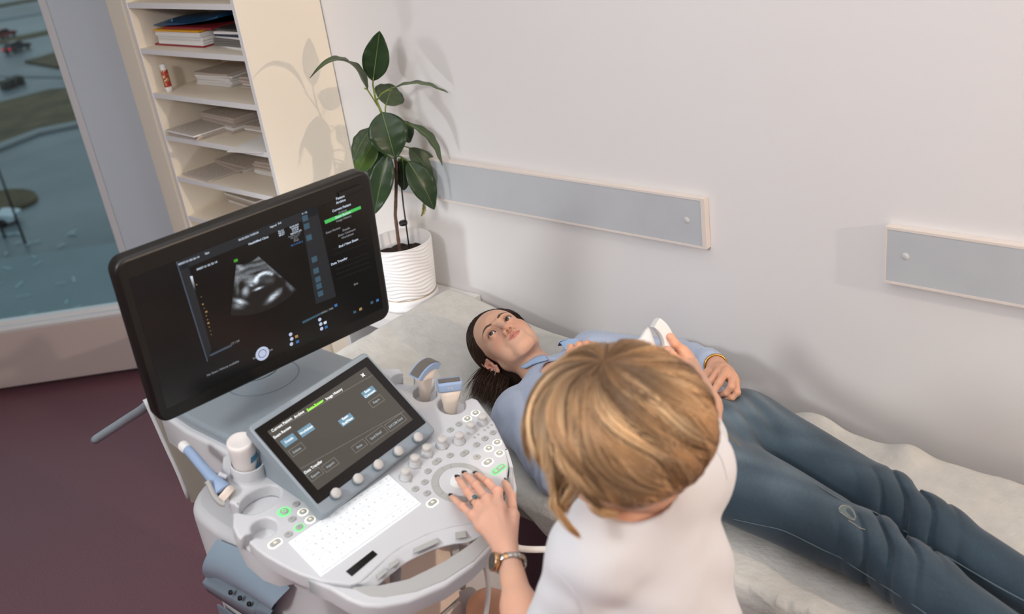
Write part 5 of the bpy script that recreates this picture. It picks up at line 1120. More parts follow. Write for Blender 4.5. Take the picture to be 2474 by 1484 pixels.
# hair: cap following the hairline, swept locks, loose ends below the ear
CC, CR = V3(0, -.010, .030), np.array([.0735, .0920, .0850])
hl_z = np.array([-.20, -.06, -.03, 0., .015, .031, .058, .084, .100, .2]); hl_y = np.array([-.03, -.024, -.014, .004, .014, .035, .049, .051, .056, .056])
def cap_thick(y, z): return .0015+.0165*sstep(np.interp(z, hl_z, hl_y)-y, 0, .040)
s = Sdf((-.11, -.13, -.15), (.115, .12, .15), .0026); X, Y, Z = s.xyz((slice(None),)*3)
k0 = np.sqrt((X/CR[0])**2+((Y-CC[1])/CR[1])**2+((Z-CC[2])/CR[2])**2); k1 = np.sqrt((X/CR[0]**2)**2+((Y-CC[1])/CR[1]**2)**2+((Z-CC[2])/CR[2]**2)**2)
yh = np.interp(Z.ravel(), hl_z, hl_y).reshape(Z.shape); yh = yh+np.where(X < -.02, .030*sstep(-Z, -.03, .02), 0); dd = k0*(k0-1)/np.maximum(k1, 1e-6)-(.0015+.0165*sstep(yh-Y, 0, .040)); s.D = np.maximum(np.maximum(dd, (Y-yh)*.8), -Z-.075).astype(np.float32)
Wl = lambda u, v, z: fromh(onz(u, v, z))
s.chain([V3(.045, -.050, -.035), V3(.054, -.056, -.070), Wl(1192, 932, .690), Wl(1186, 960, .682)], [.036, .026, .016, .008], .02)
s.ell((.0, -.060, -.060), (.055, .045, .05), .03)
cp, cq = s.mesh(); S_ = 3200; K = 24; paths = np.zeros((S_, K, 3)); cols = np.zeros((S_, K, 3)); rads = np.zeros((S_, K))
hd = mat('dark_brown_hair', (50, 34, 24), .42, attr='col', spec=.5); join_mesh('hair', [(cp@HR.T+HO, cq)], mat('dark_hair_mass', (40, 27, 19), .85, attr='col', spec=.15), pat, [np.tile(np.array([36., 24, 17]), (len(cp), 1))])
hl_pts = dens(np.array([(-.062, .030, .050), (-.040, .054, .078), (-.016, .0585, .096), (.010, .0575, .098), (.032, .053, .084), (.050, .050, .060), (.062, .038, .034), (.070, .018, .016)]), 12)
def on_cap(d, lift):
    """point of the hair surface in direction d from the skull centre"""
    p = CC+d*CR*(1/np.linalg.norm(d)); 
    t = cap_thick(p[1], p[2]); n = nrm(d/CR); return p+n*(t+lift)
def lock(u, v):
    a = lerp((1166, 896), (1226, 930), u); e = lerp((1146, 946), (1214, 982), u**.9)
    return onz(a[0]+RNG.normal(0, 2), a[1]+RNG.normal(0, 2), .722-.030*v), onz(e[0]+RNG.normal(0, 11)-(6 if u < .3 else 0)*RNG.random()*2, e[1]+RNG.normal(0, 10)+6*math.sin(9*u), .684+.016*(1-v))
for i in range(S_):
    ln_ = .50+.52*RNG.random(); wv_ = RNG.integers(0, 9)*.7; HRx = V3(.5, .5, .4)
    j = RNG.random(); P0h = hl_pts[int(j*(len(hl_pts)-1))]; d0 = nrm((P0h-CC)/CR)
    near = P0h[0] > -.03 or RNG.random() < .5
    de = nrm(V3(.80, -.52+RNG.normal(0, .10), -.42+RNG.normal(0, .08))) if near else nrm(V3(-.75, -.62, -.25+RNG.normal(0, .1)))
    dm = nrm(lerp(d0, de, .5)+V3(0, -.16-.55*RNG.random()*(1-j), .22*(1-j)*RNG.random()))
    t0 = 0 if RNG.random() < .5 else .7*RNG.random(); lift = RNG.random()*.0025; tone = RNG.random()**1.5; ph = RNG.random()*6
    u_ = float(np.clip(.10+.85*j+RNG.normal(0, .07), 0, 1)); v_ = RNG.random(); e1, e2 = lock(u_, v_)
    if near: e1, e2 = fromh(e1), fromh(e2)
    else: e1, e2 = V3(-.04, -.09, -.07), V3(-.03, -.10, -.11)
    for k in range(K):
        t = k/(K-1); q = t0+(1-t0)*t
        if q < .62:
            u = q/.62; d = nrm(d0*(1-u)**2+2*dm*u*(1-u)+de*u*u); p = on_cap(d, lift*min(1, u*4)+.0008*math.sin(7*u+ph))
        else:
            u = (q-.62)/.38*ln_; pa = on_cap(de, lift); c1 = e1+(e1-lerp(pa, e2, .5))*.9; p = pa*(1-u)**2+2*c1*u*(1-u)+e2*u*u+HRx*(.0045*math.sin(5.5*u+wv_)*u)
        paths[i, k] = p; cols[i, k] = lerp((44, 29, 19), (104, 74, 50), tone*(.3+.7*math.sin(math.pi*min(q, .9)))*(1 if q < .6 else .45))  # lock ends below the ear darkened: shade put into the strand colour
    rads[i] = np.interp(np.linspace(0, 1, K), [0, .1, .75, 1], [.0004, .0007, .0008, .0002])
E_ = 700; ends = np.zeros((E_, K, 3)); ec = np.zeros((E_, K, 3)); ra = np.zeros((E_, K))
for i in range(E_):                                             # ends fanned out on the sheet
    le_ = .55+.60*RNG.random()**1.5; we_ = RNG.integers(0, 12)*.55; te_ = RNG.random()**2; u_, v_ = RNG.random(), RNG.random(); p0_, p2 = lock(u_, v_); p0_ = p0_+V3(-.004, .012, .012); p1_ = lerp(p0_, p2, .5)+V3(.004, -.006, .016*(1-v_)+.004)
    for k in range(K): t = k/(K-1); ends[i, k] = p0_*(1-t)**2+2*p1_*t*(1-t)+p2*t*t; ec[i, k] = lerp((38, 24, 16), (96, 62, 38), t*RNG.random()*.8+.1)
    ra[i] = np.interp(np.linspace(0, 1, K), [0, .6, 1], [.0010, .0009, .0002])
strands('hair_locks', np.concatenate([paths@HR.T+HO, ends]), np.concatenate([rads, ra]), np.concatenate([cols, ec]), hd, pat)

# shirt
def folds(X, Y, Z, amp, f, seed, n=6):
    r = np.random.default_rng(seed); o = 0.
    for k in range(n): d = nrm(r.normal(size=3)); ff = f*r.uniform(.6, 1.5); o = o+np.sin(ff*(X*d[0]+Y*d[1]+Z*d[2])+r.uniform(0, 6)+.9*np.sin(ff*.4*(X*d[1]-Y*d[2]+Z*d[0])))
    return amp*o/n
s = trunk(Sdf((-1.76, 1.36, .56), (-1.08, 2.12, .95), .0042), .013)
s.half((-1.135, 0, 0), (1, 0, 0), .01)
for S1, E1, W1, cuff in ((SHN, ELN, WRN, .80), (SHF, ELF, WRF, .86)):
    s.cone(S1, E1, .063, .056, .022); Wc = lerp(E1, W1, cuff); s.cone(E1, Wc, .055, .036, .012)
ud = nrm(toh((0, -.028, -.12))-nb); s.cone(nb+V3(.03, 0, -.005), nb+ud*.040, .072, .059, .02); s.cone(toh((0, -.028, -.10)), nb-ud*.01, .049, .057, .006, 'cut'); s.ell(nb+ud*.02+HN*.075, (.034, .034, .034), .012, 'cut')
arm = nrm(ELN-SHN)
def shirt_warp(X, Y, Z):
    d = folds(X, Y, Z, .0065, 62, 5)+folds(X, Y, Z, .0020, 140, 9)
    e = np.exp(-(((X-ELN[0]+.02)**2+(Y-ELN[1])**2+(Z-ELN[2])**2)/.085**2)); d = d+e*.0075*np.sin((X*arm[0]+Y*arm[1]+Z*.25)*190)
    return d
s.warp(shirt_warp); sp_, sq = s.mesh(); sc_c = np.tile(np.array([168., 181, 203]), (len(sp_), 1)); nzs = np.sin(sp_[:, 0]*410)*np.sin(sp_[:, 1]*380)
shirt = join_mesh('shirt', [(sp_, sq)], shirtm, pat, [sc_c+nzs[:, None]*2.])
def bvh_of(*objs):
    vs, fs = [], []
    for o in objs:
        me = o.data; n0 = len(vs); off = np.zeros(3); p = o
        while p is not None: off = off+np.array(p.location); p = p.parent
        co = np.zeros(len(me.vertices)*3, np.float32); me.vertices.foreach_get('co', co); vs += [Vector(v) for v in (co.reshape(-1, 3)+off).tolist()]; fs += [[n0+i for i in p.vertices] for p in me.polygons]
    return BVHTree.FromPolygons(vs, fs)
bv = bvh_of(shirt, [o for o in pat.children if o.name.startswith('body')][0])
def hit(b, u, v, lift=.0):
    r_ = ray(u, v); l, n, i, d = b.ray_cast(Vector(CAM), Vector(r_))
    return None if l is None else np.array(l)-r_*lift
def strip(b, A_, B_, lift, nm, m, parent, n=5, bulge=.004):
    """cloth strip laid on a surface between two lines of the photograph"""
    a, c = [hit(b, *q, lift) for q in A_], [hit(b, *q, lift) for q in B_]
    ok = [i for i in range(len(a)) if a[i] is not None and c[i] is not None]
    if len(ok) < 2: return None
    a, c = dens(np.array([a[i] for i in ok]), 4), dens(np.array([c[i] for i in ok]), 4)
    o = MB().grid(np.array([lerp(a, c, t)-ray(1300, 880)*bulge*math.sin(math.pi*t) for t in np.linspace(0, 1, n)])).build(nm, m, parent); md = o.modifiers.new('thickness', 'SOLIDIFY'); md.thickness = .0014; md.offset = 1; return o
colm = mat('pale_blue_collar', (156, 182, 214), .75, sheen=.2); navy_c = mat('navy_inner_collar', (48, 66, 92), .8)
strip(bv, [(1216, 920), (1239, 895), (1256, 887), (1278, 873), (1295, 862), (1317, 857), (1338, 855)], [(1229, 918), (1248, 905), (1270, 891), (1287, 882), (1306, 875), (1325, 870), (1342, 866)], .010, 'collar', colm, shirt)
strip(bv, [(1228, 921), (1240, 908), (1252, 899)], [(1233, 922), (1246, 910), (1260, 899)], .007, 'collar_inner', navy_c, shirt)
for q in ((1210, 962, 1262, 962), ):
    pts = [hit(bv, u, v, .001) for u, v in ((1183, 955), (1210, 952), (1240, 958), (1262, 972))]
    if all(p is not None for p in pts): MB().tube(dens(np.array(pts), 4), .0012, 6).build('shoulder_seam', colm, shirt)
# far collar tip standing up against the sheet
c0 = V3(-1.655, 1.835, .782)
MB().prism([c0+V3(-.005, .004, .0), c0+V3(.012, -.004, .022), c0+V3(.036, .010, .030), c0+V3(.028, .020, .004)], V3(.004, -.003, .002)).build('collar_tip', navy_c, shirt)
MB().prism([c0+V3(.006, -.002, .02), c0+V3(.034, .010, .028), c0+V3(.060, .020, .030), c0+V3(.062, .012, .010), c0+V3(.03, -.004, .0)], V3(.003, -.004, .004)).build('collar_tip', colm, shirt)
# bracelet on the far wrist
fd = nrm(np.array(FH[1][0])-WF); a1_ = nrm(np.cross(fd, UP)); a2_ = np.cross(a1_, fd); bc = WF-fd*.004
MB().tube([bc+(a1_*math.cos(t)*1.12+a2_*math.sin(t))*.0245 for t in np.linspace(0, 2*math.pi, 33)], .0036, 8, cap=False).build('gold_bracelet', mat('gold_jewellery', (196, 150, 84), .3, 1.), pat)

# jeans
s = Sdf((-1.20, 1.42, .58), (-.22, 2.00, .86), .0042)
s.ell((-1.08, 1.755, .697), (.13, .170, .098), 0); s.ell((-1.10, 1.755, .715), (.10, .13, .085), .03)
legs = []
for h_, k_, a_ in ((HPN, KNN, ANN), (HPF, KNF, ANF)):
    s2 = Sdf((-1.20, 1.42, .58), (-.22, 2.00, .86), .0042); s2.cone(h_, k_, .102 if h_ is HPN else .089, .068, 0); s2.cone(k_+V3(.02, 0, .002), lerp(k_, a_, .35), .064, .062, .03); s2.cone(lerp(k_, a_, .3), a_, .062, .046, .03); s2.ell(k_+V3(-.01, 0, .018), (.055, .048, .050), .03)
    legs.append(s2.D.copy())
h_ = np.clip(.5+.5*(legs[0]-legs[1])/.008, 0, 1); lg = legs[0]*(1-h_)+legs[1]*h_-.008*h_*(1-h_)
s.mix((slice(None),)*3, lg, .025, 'add')
def jean_warp(X, Y, Z):
    d = folds(X, Y, Z, .0026, 45, 21)
    for kn, sgn in ((KNN, 1), (KNF, .8)):
        g = np.exp(-((X-kn[0]-.065)/.075)**2)*np.exp(-((Y-kn[1])/.10)**2); q_ = np.sin(118*(X-kn[0]+.55*(Y-kn[1])+.10*(Z-.7))+1.2*np.sin(40*(Y-kn[1]))); d = d+sgn*g*(.012*np.exp(-((q_+1)/.28)**2)-.003*np.maximum(q_, 0))
    g = np.exp(-((X+1.03)/.07)**2)*np.exp(-((Y-1.76)/.10)**2); d = d+g*.006*np.sin(120*(X*.6+(Y-1.76)))
    return d
s.warp(jean_warp); jp, jq = s.mesh(); x, y, z = jp.T
wear = np.clip((z-.735)/.06, 0, 1); nz_ = .5+.5*np.sin(x*33+2*np.sin(y*41))*np.sin(y*57+x*12); nf = RNG.random(len(jp))
jc = np.array([40., 57, 70])+wear[:, None]*np.array([50., 46, 42])*(.50+.50*nz_[:, None])+nf[:, None]*6+np.array([6., 8, 9])*nz_[:, None]
jeans = join_mesh('jeans', [(jp, jq)], denim, pat, [jc])
jb = bvh_of(jeans)
seam = mat('pale_seam_thread', (96, 112, 120), .8); seamd = mat('dark_seam', (28, 40, 50), .9)
def seamline(pts, r, m, nm, lift=.0006):
    P = [hit(jb, u, v, lift) for u, v in pts]; P = [p for p in P if p is not None]
    if len(P) > 1: MB().tube(dens(np.array(P), 5), r, 6).build(nm, m, jeans)
seamline([(1772, 1255), (1830, 1268), (1890, 1282), (1950, 1310), (1990, 1330), (2030, 1348), (2062, 1370), (2110, 1400), (2160, 1432), (2215, 1468), (2260, 1500)], .0011, seam, 'outer_seam')
seamline([(1897, 1122), (1965, 1166), (2034, 1208), (2113, 1238), (2192, 1288), (2290, 1347), (2369, 1394), (2440, 1434), (2500, 1465)], .0015, seam, 'inner_seam')
seamline([(1735, 1010), (1752, 1040), (1772, 1062), (1790, 1078)], .0010, mat('gold_stitching', (150, 116, 70), .8), 'fly_stitching')
# rip over the near knee
rip = [(2026, 1228), (2036, 1222), (2050, 1225), (2062, 1236), (2068, 1252), (2064, 1258), (2050, 1250), (2036, 1243), (2027, 1238)]
P = [hit(jb, u, v, .0012) for u, v in rip]
if all(p is not None for p in P): MB().add(P+[np.mean(P, 0)-ray(2046, 1240)*.001], [(i, (i+1) % len(P), len(P)) for i in range(len(P))], 0, True).build('rip', mat('worn_denim_patch', (108, 120, 120), .9), jeans)
fr_ = mat('frayed_threads', (168, 164, 150), .9)
for pts in ([(2026, 1230), (2034, 1222), (2048, 1223), (2060, 1233), (2068, 1250)], [(2030, 1238), (2044, 1248), (2058, 1256), (2066, 1257)], [(2050, 1258), (2066, 1268), (2078, 1276), (2090, 1280)]): seamline(pts, .0009, fr_, 'frayed_edge', .0006)
# ================================================================ SONOGRAPHER
doc = thing('person', 'blonde sonographer in a white short-sleeved tunic seen from behind, hand on the trackball', 'person', (-.72, .95, .58))
LS, RS = atd(1432, 1332, 1.50), atd(1678, 1122, 1.60); LE, LW = atd(1298, 1650, 1.67), atd(1226, 1338, 1.82); RE, RW = atd(1694, 985, 1.88), atd(1662, 888, 2.12)
MS = (LS+RS)/2; DR = nrm((RS-LS)*V3(1, 1, 0)); DF = V3(-DR[1], DR[0], 0); DRM = np.stack([DR, DF, UP], 1)
HC = atd(1497, 1046, 1.40); C7 = MS+UP*.055-DF*.015+V3(0, 0, 0)
hf = nrm((-.93, .12, -.34)); hr = nrm(np.cross(hf, UP)); hu = np.cross(hr, hf); HRD = np.stack([hr, hf, hu], 1)
HOD = HC+hf*.012-UP*.005
s = head_sdf(.0022, True, [((0, -.014, -.060), tuple((C7-HOD)@HRD), .048, .052)]); dp, dq = s.mesh(); dhc = head_paint(dp, (218, 170, 142))
PV = MS-UP*.52+DF*(-.03)
def dtrunk(s, o=0.):
    s.ell(MS-UP*.17+DF*.012, (.136+o, .100+o, .215+o), 0, R=DRM); s.ell(PV+UP*.12, (.128+o, .095+o, .22+o), .06, R=DRM); s.ell(PV+UP*.0, (.175+o, .125+o, .13+o), .06, R=DRM)
    s.cone(LS+DR*.012-UP*.012, RS-DR*.012-UP*.012, .040+o, .040+o, .05); s.cone(C7-UP*.01, LS-UP*.006, .036+o, .040+o, .04); s.cone(C7-UP*.01, RS-UP*.006, .036+o, .040+o, .04)
    return s
s = dtrunk(Sdf((-1.35, .55, .0), (-.45, 1.62, 1.32), .008)); s.cone(C7, C7+UP*.06+DF*.01, .05, .046, .03)
s.cone(LS, LE, .043, .037, .015); s.cone(LE, lerp(LE, LW, .6), .037, .030, .01); s.cone(RS, RE, .043, .037, .015); s.cone(RE, lerp(RE, RW, .8), .037, .027, .01)
KL, KR = onz(1236, 1490, .585), onz(1160, 1520, .570); KR = KR+V3(-.02, .05, 0)
for hp0, kn in ((PV-DR*.085, KL), (PV+DR*.085, KR)): s.cone(hp0, kn, .074, .046, .03); s.cone(kn, V3(kn[0]+.06, kn[1], .10), .045, .032, .02); s.cone(V3(kn[0]+.06, kn[1], .055), V3(kn[0]-.08, kn[1], .035), .036, .028, .02)
bp, bq = s.mesh(); bc_ = np.tile(np.array([216., 166, 138]), (len(bp), 1))
# hand on the trackball: joints measured at heights above the tilted panel
ph = lambda x, y, h: PT(*pc(1040+x/4.363, 1100+y/4.363, h), h)
HF = [[ph(705, 395, .050), ph(605, 290, .042), ph(530, 232, .026), ph(482, 205, .012)],
      [ph(600, 470, .054), ph(480, 320, .048), ph(410, 240, .036), ph(365, 203, .024)],
      [ph(510, 540, .052), ph(395, 390, .046), ph(325, 295, .034), ph(288, 248, .022)],
      [ph(445, 645, .044), ph(340, 545, .036), ph(265, 475, .020), ph(222, 440, .009)]]
HT = [ph(870, 640, .040), ph(850, 430, .026), ph(805, 335, .016), ph(782, 288, .011)]
s = hand_sdf(.0013, LW, LE, HF, HT, .0112, .0205, fr=.86)
for f in HF: s.cone(lerp(LW, f[0], .30)+PN*.0095, f[0]+PN*.0062, .0034, .0044, .005); s.ell(f[0]+PN*.003, (.0105, .0105, .0105), .004); s.ell(f[1]+PN*.001, (.0086, .0086, .0086), .003)
hp2, hq2 = s.mesh(); dv = np.min([np.linalg.norm(hp2-f[j], axis=1) for f in HF for j in (0, 1)], axis=0)
hcol = np.tile(np.array([222., 172, 148]), (len(hp2), 1))*(1-.30*np.exp(-(dv/.012)**2)[:, None])+np.array([214., 138, 118])*.30*np.exp(-(dv/.012)**2)[:, None]
# lower forearm joins hand and elbow
s = Sdf(np.minimum(LW, LE)-.07, np.maximum(LW, LE)+.07, .0022); s.cone(lerp(LW, LE, .12), LE, .0215, .034, 0); s.cone(lerp(LW, LE, .45), LE, .031, .036, .02); ap, aq = s.mesh(); acol = np.tile(np.array([220., 170, 144]), (len(ap), 1))
# far hand holding a probe over the patient
t2 = 2.12; p2 = lambda x, y, dt=0.: atd(1540+x/9.894, 750+y/9.894, t2+dt)
G0 = [[p2(1080, 960, .0), p2(900, 790, -.012), p2(790, 640, -.014), p2(740, 600, .0)], [p2(1110, 1040, .02), p2(940, 900, .012), p2(800, 860, .008), p2(690, 900, .012)], [p2(1130, 1120, .04), p2(960, 1020, .035), p2(820, 980, .03), p2(720, 1000, .03)], [p2(1150, 1190, .055), p2(1000, 1120, .055), p2(870, 1090, .05), p2(790, 1090, .05)]]
s = hand_sdf(.0016, RW, RE, G0, [p2(960, 1250, -.035), p2(820, 1080, -.040), p2(730, 980, -.03), p2(690, 930, -.02)], .0125, .0215); gp2, gq2 = s.mesh(); gcol = np.tile(np.array([222., 168, 138]), (len(gp2), 1))
s = Sdf(np.minimum(RW, RE)-.07, np.maximum(RW, RE)+.07, .003); s.cone(RW, RE, .024, .037, 0); fp2, fq2 = s.mesh(); fcol2 = np.tile(np.array([218., 166, 138]), (len(fp2), 1))
join_mesh('body', [(dp@HRD.T+HOD, dq), (bp, bq), (hp2, hq2), (ap, aq), (gp2, gq2), (fp2, fq2)], skin, doc, [dhc, bc_, hcol, acol, gcol, fcol2])
# dark nails, ring
nail = mat('dark_nail_polish', (34, 10, 14), .12, coat=.8)
def ellmesh(c, ex, ey, ez, nm, m, parent, n=14):
    V = [c+ex*math.sin(a)*math.cos(b)+ey*math.sin(a)*math.sin(b)+ez*math.cos(a) for a in np.linspace(.001, math.pi-.001, 9) for b in np.linspace(0, 2*math.pi, n, endpoint=False)]
    return MB().add(V, [(i*n+k, i*n+(k+1) % n, (i+1)*n+(k+1) % n, (i+1)*n+k) for i in range(8) for k in range(n)], 0, True).build(nm, m, parent)
for f, upn in [(f, PN) for f in HF]+[(HT, nrm(PN*.55+RT*.9))]:
    d = nrm(f[3]-f[2]); n = nrm(upn-d*(upn@d)); sd = np.cross(d, n); sc = .85 if f is HF[3] else 1.
    ellmesh(f[3]+d*.0036+n*.0040*sc, d*.0092*sc, sd*.0058*sc, n*.0030, 'fingernail', nail, doc)
rc = lerp(HF[2][0], HF[2][1], .36); rd = nrm(HF[2][1]-HF[2][0]); rn = nrm(PN-rd*(PN@rd)); rs = np.cross(rd, rn)
rg = MB().tube([rc+(rn*math.cos(t)+rs*math.sin(t))*.0098 for t in np.linspace(0, 2*math.pi, 25)], .0010, 6, cap=False).build('finger_ring', mat('ring_gold', (196, 176, 140), .2, 1.), doc)
MB().lathe([(0, 0), (.0050, 0), (.0052, .0015), (.0035, .0030), (0, .0034)], rc+rn*.0098, rn, 16).build('ring_stone', mat('teal_stone', (30, 92, 104), .1, coat=.8), rg)
# wristwatch
wa = nrm(LE-LW); wc = LW+wa*.022; wu = nrm(PN-wa*(PN@wa)); wsd = np.cross(wa, wu); wsd = wsd if wsd@RT < 0 else -wsd
ww = thing('wristwatch', 'silver and gold wristwatch with a round dark dial on the left wrist', 'watch', tuple(wc))
steel = mat('watch_steel', (206, 202, 196), .18, 1.); goldw = mat('watch_rose_gold', (206, 164, 124), .2, 1.)
for k in range(22):
    a0, a1 = 2*math.pi*k/22+.02, 2*math.pi*(k+1)/22-.02; P = []
    for a in np.linspace(a0, a1, 4):
        r_ = wsd*math.cos(a)*.0275+wu*math.sin(a)*.0225
        P.append([wc+r_-wa*.0062, wc+r_*1.07-wa*.0056, wc+r_*1.07+wa*.0056, wc+r_+wa*.0062])
    P = np.array(P); mb = MB().grid(P); mb.add(P[0], [(0, 1, 2, 3)]); mb.add(P[-1], [(3, 2, 1, 0)]); mb.build('link', steel if k % 4 else goldw, ww)
dl = nrm(wsd*.93+wu*.30); dc_ = wc+dl*.0275
MB().lathe([(0, -.003), (.0155, -.003), (.0168, .0), (.0168, .005), (.0150, .0068), (.0145, .0062)], dc_, dl, 36).build('case', goldw, ww)
MB().lathe([(0, .0060), (.0147, .0060)], dc_, dl, 36).build('dial', mat('dark_watch_dial', (62, 62, 58), .25), ww)
mb = MB(); e1 = nrm(wa-dl*(wa@dl)); e2 = np.cross(dl, e1)
for k in range(12): a = math.pi*k/6; mb.obox(dc_+(e1*math.cos(a)+e2*math.sin(a))*.012+dl*.0064, e1*math.cos(a)+e2*math.sin(a), -e1*math.sin(a)+e2*math.cos(a), dl, (.0014, .0004, .0002))
mb.obox(dc_+e1*.004+dl*.0066, e1, e2, dl, (.005, .0005, .0002)); mb.obox(dc_+e2*.003+dl*.0066, e2, e1, dl, (.004, .0006, .0002)); mb.build('hands_and_markers', steel, ww)

# tunic
s = dtrunk(Sdf((-1.10, .56, .50), (-.42, 1.42, 1.30), .0045), .016)
for S1, E1, fr, r0, r1 in ((LS, LE, .80, .053, .056), (RS, RE, .40, .047, .052)):
    s.cone(S1, lerp(S1, E1, fr), r0, r1, .022); ax_ = nrm(E1-S1); s.cone(lerp(S1, E1, fr-.06), lerp(S1, E1, fr+.35), r1-.010, r1-.006, .004, 'cut')
s.half(PV-UP*.10, -UP, .01)
nk = nrm(HOD-hu*.06-C7); s.cone(C7-nk*.005+DF*.012, C7+nk*.12, .058, .074, .006, 'cut'); s.ell(C7+DF*.075-UP*.03, (.075, .07, .08), .01, 'cut', R=DRM)
def scrub_warp(X, Y, Z):
    q = (X-MS[0])*DR[0]+(Y-MS[1])*DR[1]; w = (X-MS[0])*DF[0]+(Y-MS[1])*DF[1]; z = Z-MS[2]
    d = folds(X, Y, Z, .0046, 34, 33)+folds(X, Y, Z, .0011, 110, 34)
    d = d+.0035*np.sin(70*(q*.5+z*.75)+2*np.sin(9*q))*np.exp(-((q-.10)/.09)**2)*np.exp(-((z+.20)/.14)**2)
    el = np.exp(-(((X-LS[0])**2+(Y-LS[1])**2+(Z-LS[2]+.07)**2)/.07**2)); d = d+.0030*el*np.sin(95*(z+q*.8))
    return d
s.warp(scrub_warp); up_, uq = s.mesh(); tun = join_mesh('tunic', [(up_, uq)], scrub, doc)
tb2 = bvh_of(tun)
for pts in ([(1300, 1352), (1332, 1372), (1360, 1400), (1385, 1430), (1400, 1462), (1408, 1490)], [(1716, 1078), (1738, 1100), (1750, 1130), (1757, 1160)]):
    P = [hit(tb2, u, v, .0006) for u, v in pts]; P = [p for p in P if p is not None]
    if len(P) > 2: MB().tube(dens(np.array(P), 4), .0007, 6).build('sleeve_seam', mat('white_seam', (212, 212, 216), .8), tun)
s = Sdf((-1.35, .6, .40), (-.45, 1.35, .80), .008)
for hp0, kn in ((PV-DR*.085, KL), (PV+DR*.085, KR)): s.cone(hp0, lerp(hp0, kn, .62), .094, .076, .05)
s.ell(PV, (.19, .14, .12), .05, R=DRM); kp, kq = s.mesh(); join_mesh('skirt', [(kp, kq)], scrub, doc)
# stool under her
st = thing('swivel_stool', 'round swivel stool under the sonographer', 'stool', (PV[0], PV[1], 0))
zt_ = PV[2]-.135
MB().lathe([(0, zt_-.06), (.17, zt_-.06), (.185, zt_-.045), (.185, zt_-.015), (.17, zt_), (0, zt_)], (PV[0], PV[1], 0), UP, 36).build('seat', M['black'], st)
MB().lathe([(.025, .08), (.025, zt_-.06)], (PV[0], PV[1], 0), UP, 16).build('column', steel, st)
for k in range(5):
    a = 2*math.pi*k/5; p = V3(PV[0]+.25*math.cos(a), PV[1]+.25*math.sin(a), .07); MB().tube([V3(PV[0], PV[1], .09), p], [.02, .014], 10).build('leg', steel, st); MB().lathe([(0, -.012), (.028, -.012), (.03, 0), (.028, .012), (0, .012)], p-UP*.04, (math.sin(a), -math.cos(a), 0), 16).build('caster', M['black'], st)
# the probe in the far hand
o = p2(720, 560, .0); ax = nrm(RT*.86-DN*.30+FW*.15); w = nrm(-DN-ax*((-DN)@ax)+RT*.0); w = nrm(w-ax*(w@ax)); t = np.cross(ax, w)
pr = thing('curved_probe', 'white curved ultrasound probe held over the patient in the far hand', 'ultrasound probe', tuple(o))
o2 = o-ax*.058-w*.006
sect(MB(), [(-.075, .009, .009, 0), (-.05, .012, .011, 0), (-.02, .014, .012, 0), (.0, .018, .013, 0), (.012, .028, .014, 0), (.022, .034, .0145, 0)], o2, ax, w, t).build('grip', M['table'], pr)
def arc2(R, r1, hh, half, zc, nm, m):
    th0 = math.asin(half/R); n = 27; V = []
    for k in range(n):
        a = -th0+2*th0*k/(n-1)
        for y_, r_ in ((-hh, R), (-hh, r1), (hh, r1), (hh, R)): V.append(o2+ax*(zc+r_*math.cos(a))+w*(r_*math.sin(a))+t*y_)
    MB().add(V, [(k*4+j, k*4+(j+1) % 4, (k+1)*4+(j+1) % 4, (k+1)*4+j) for k in range(n-1) for j in range(4)]+[(0, 1, 2, 3), tuple((n-1)*4+j for j in (3, 2, 1, 0))]).build(nm, m, pr)
arc2(.066, .046, .0148, .043, -.004, 'head', M['table']); arc2(.0685, .0655, .0125, .043, -.004, 'lens', M['pot'])

# hair: a full bob of locks falling from the crown
CA = nrm(atd(1452, 850, 1.335)-HC); CB = nrm(hf-CA*(hf@CA)); CCx = np.cross(CA, CB)
S_, K, NC, TW = 12500, 18, 330, .45
cphi = RNG.random(NC)*2*math.pi; ctone = RNG.random(NC); cofs = RNG.normal(0, 1, NC); cwav = RNG.random(NC)*6; clen = RNG.normal(0, 1, NC); ccurl = RNG.random(NC)
ci = RNG.integers(0, NC, S_); ph0 = cphi[ci]+RNG.normal(0, .055, S_); tone = np.clip(.60*ctone[ci]+.40*RNG.random(S_), 0, 1)
tt1 = np.linspace(0, 1, K)[None, :]; phe = ph0+1.1; side = np.cos(phe)[:, None]; lf_ = np.maximum(0, np.sin(phe))[:, None];                       # 1 = face side, -1 = nape
thE = (2.08-.20*side-.60*lf_+.07*clen[ci][:, None]+RNG.normal(0, .05, (S_, 1))); th = .01+(thE-.01)*tt1**.92
tight = 1-.45*tt1; phi = cphi[ci][:, None]+(ph0-cphi[ci])[:, None]*tight*1.2+TW*th**1.2+.13*np.sin(2.6*th+cwav[ci][:, None])+.05*np.sin(6*th+cwav[ci][:, None]*2)*tt1
rs_ = 1.0+.034*cofs[ci][:, None]*np.sin(math.pi*tt1)+.018*RNG.random((S_, 1))+.015*np.sin(5*th+cwav[ci][:, None])*tt1
under = sstep(th, 1.65, 2.3); rs_ = rs_*(1-.13*under)+.05*(ccurl[ci][:, None]-.4)*np.maximum(0, tt1-.82)/.18
crwn = .955+.045*sstep(th, 0, .5)
RA, RH = .117, .128
D3 = CA[None, None]*(np.cos(th)*RA)[..., None]+(CB[None, None]*np.cos(phi)[..., None]+CCx[None, None]*np.sin(phi)[..., None])*(np.sin(th)*RH)[..., None]
paths = HC+D3*(rs_*crwn)[..., None]
rt_ = (sstep(tt1, .0, .42)*.82+.18)[..., None]; dk_, md_, lt_ = np.array([122., 90, 60]), np.array([188., 150, 110]), np.array([234., 202, 160])
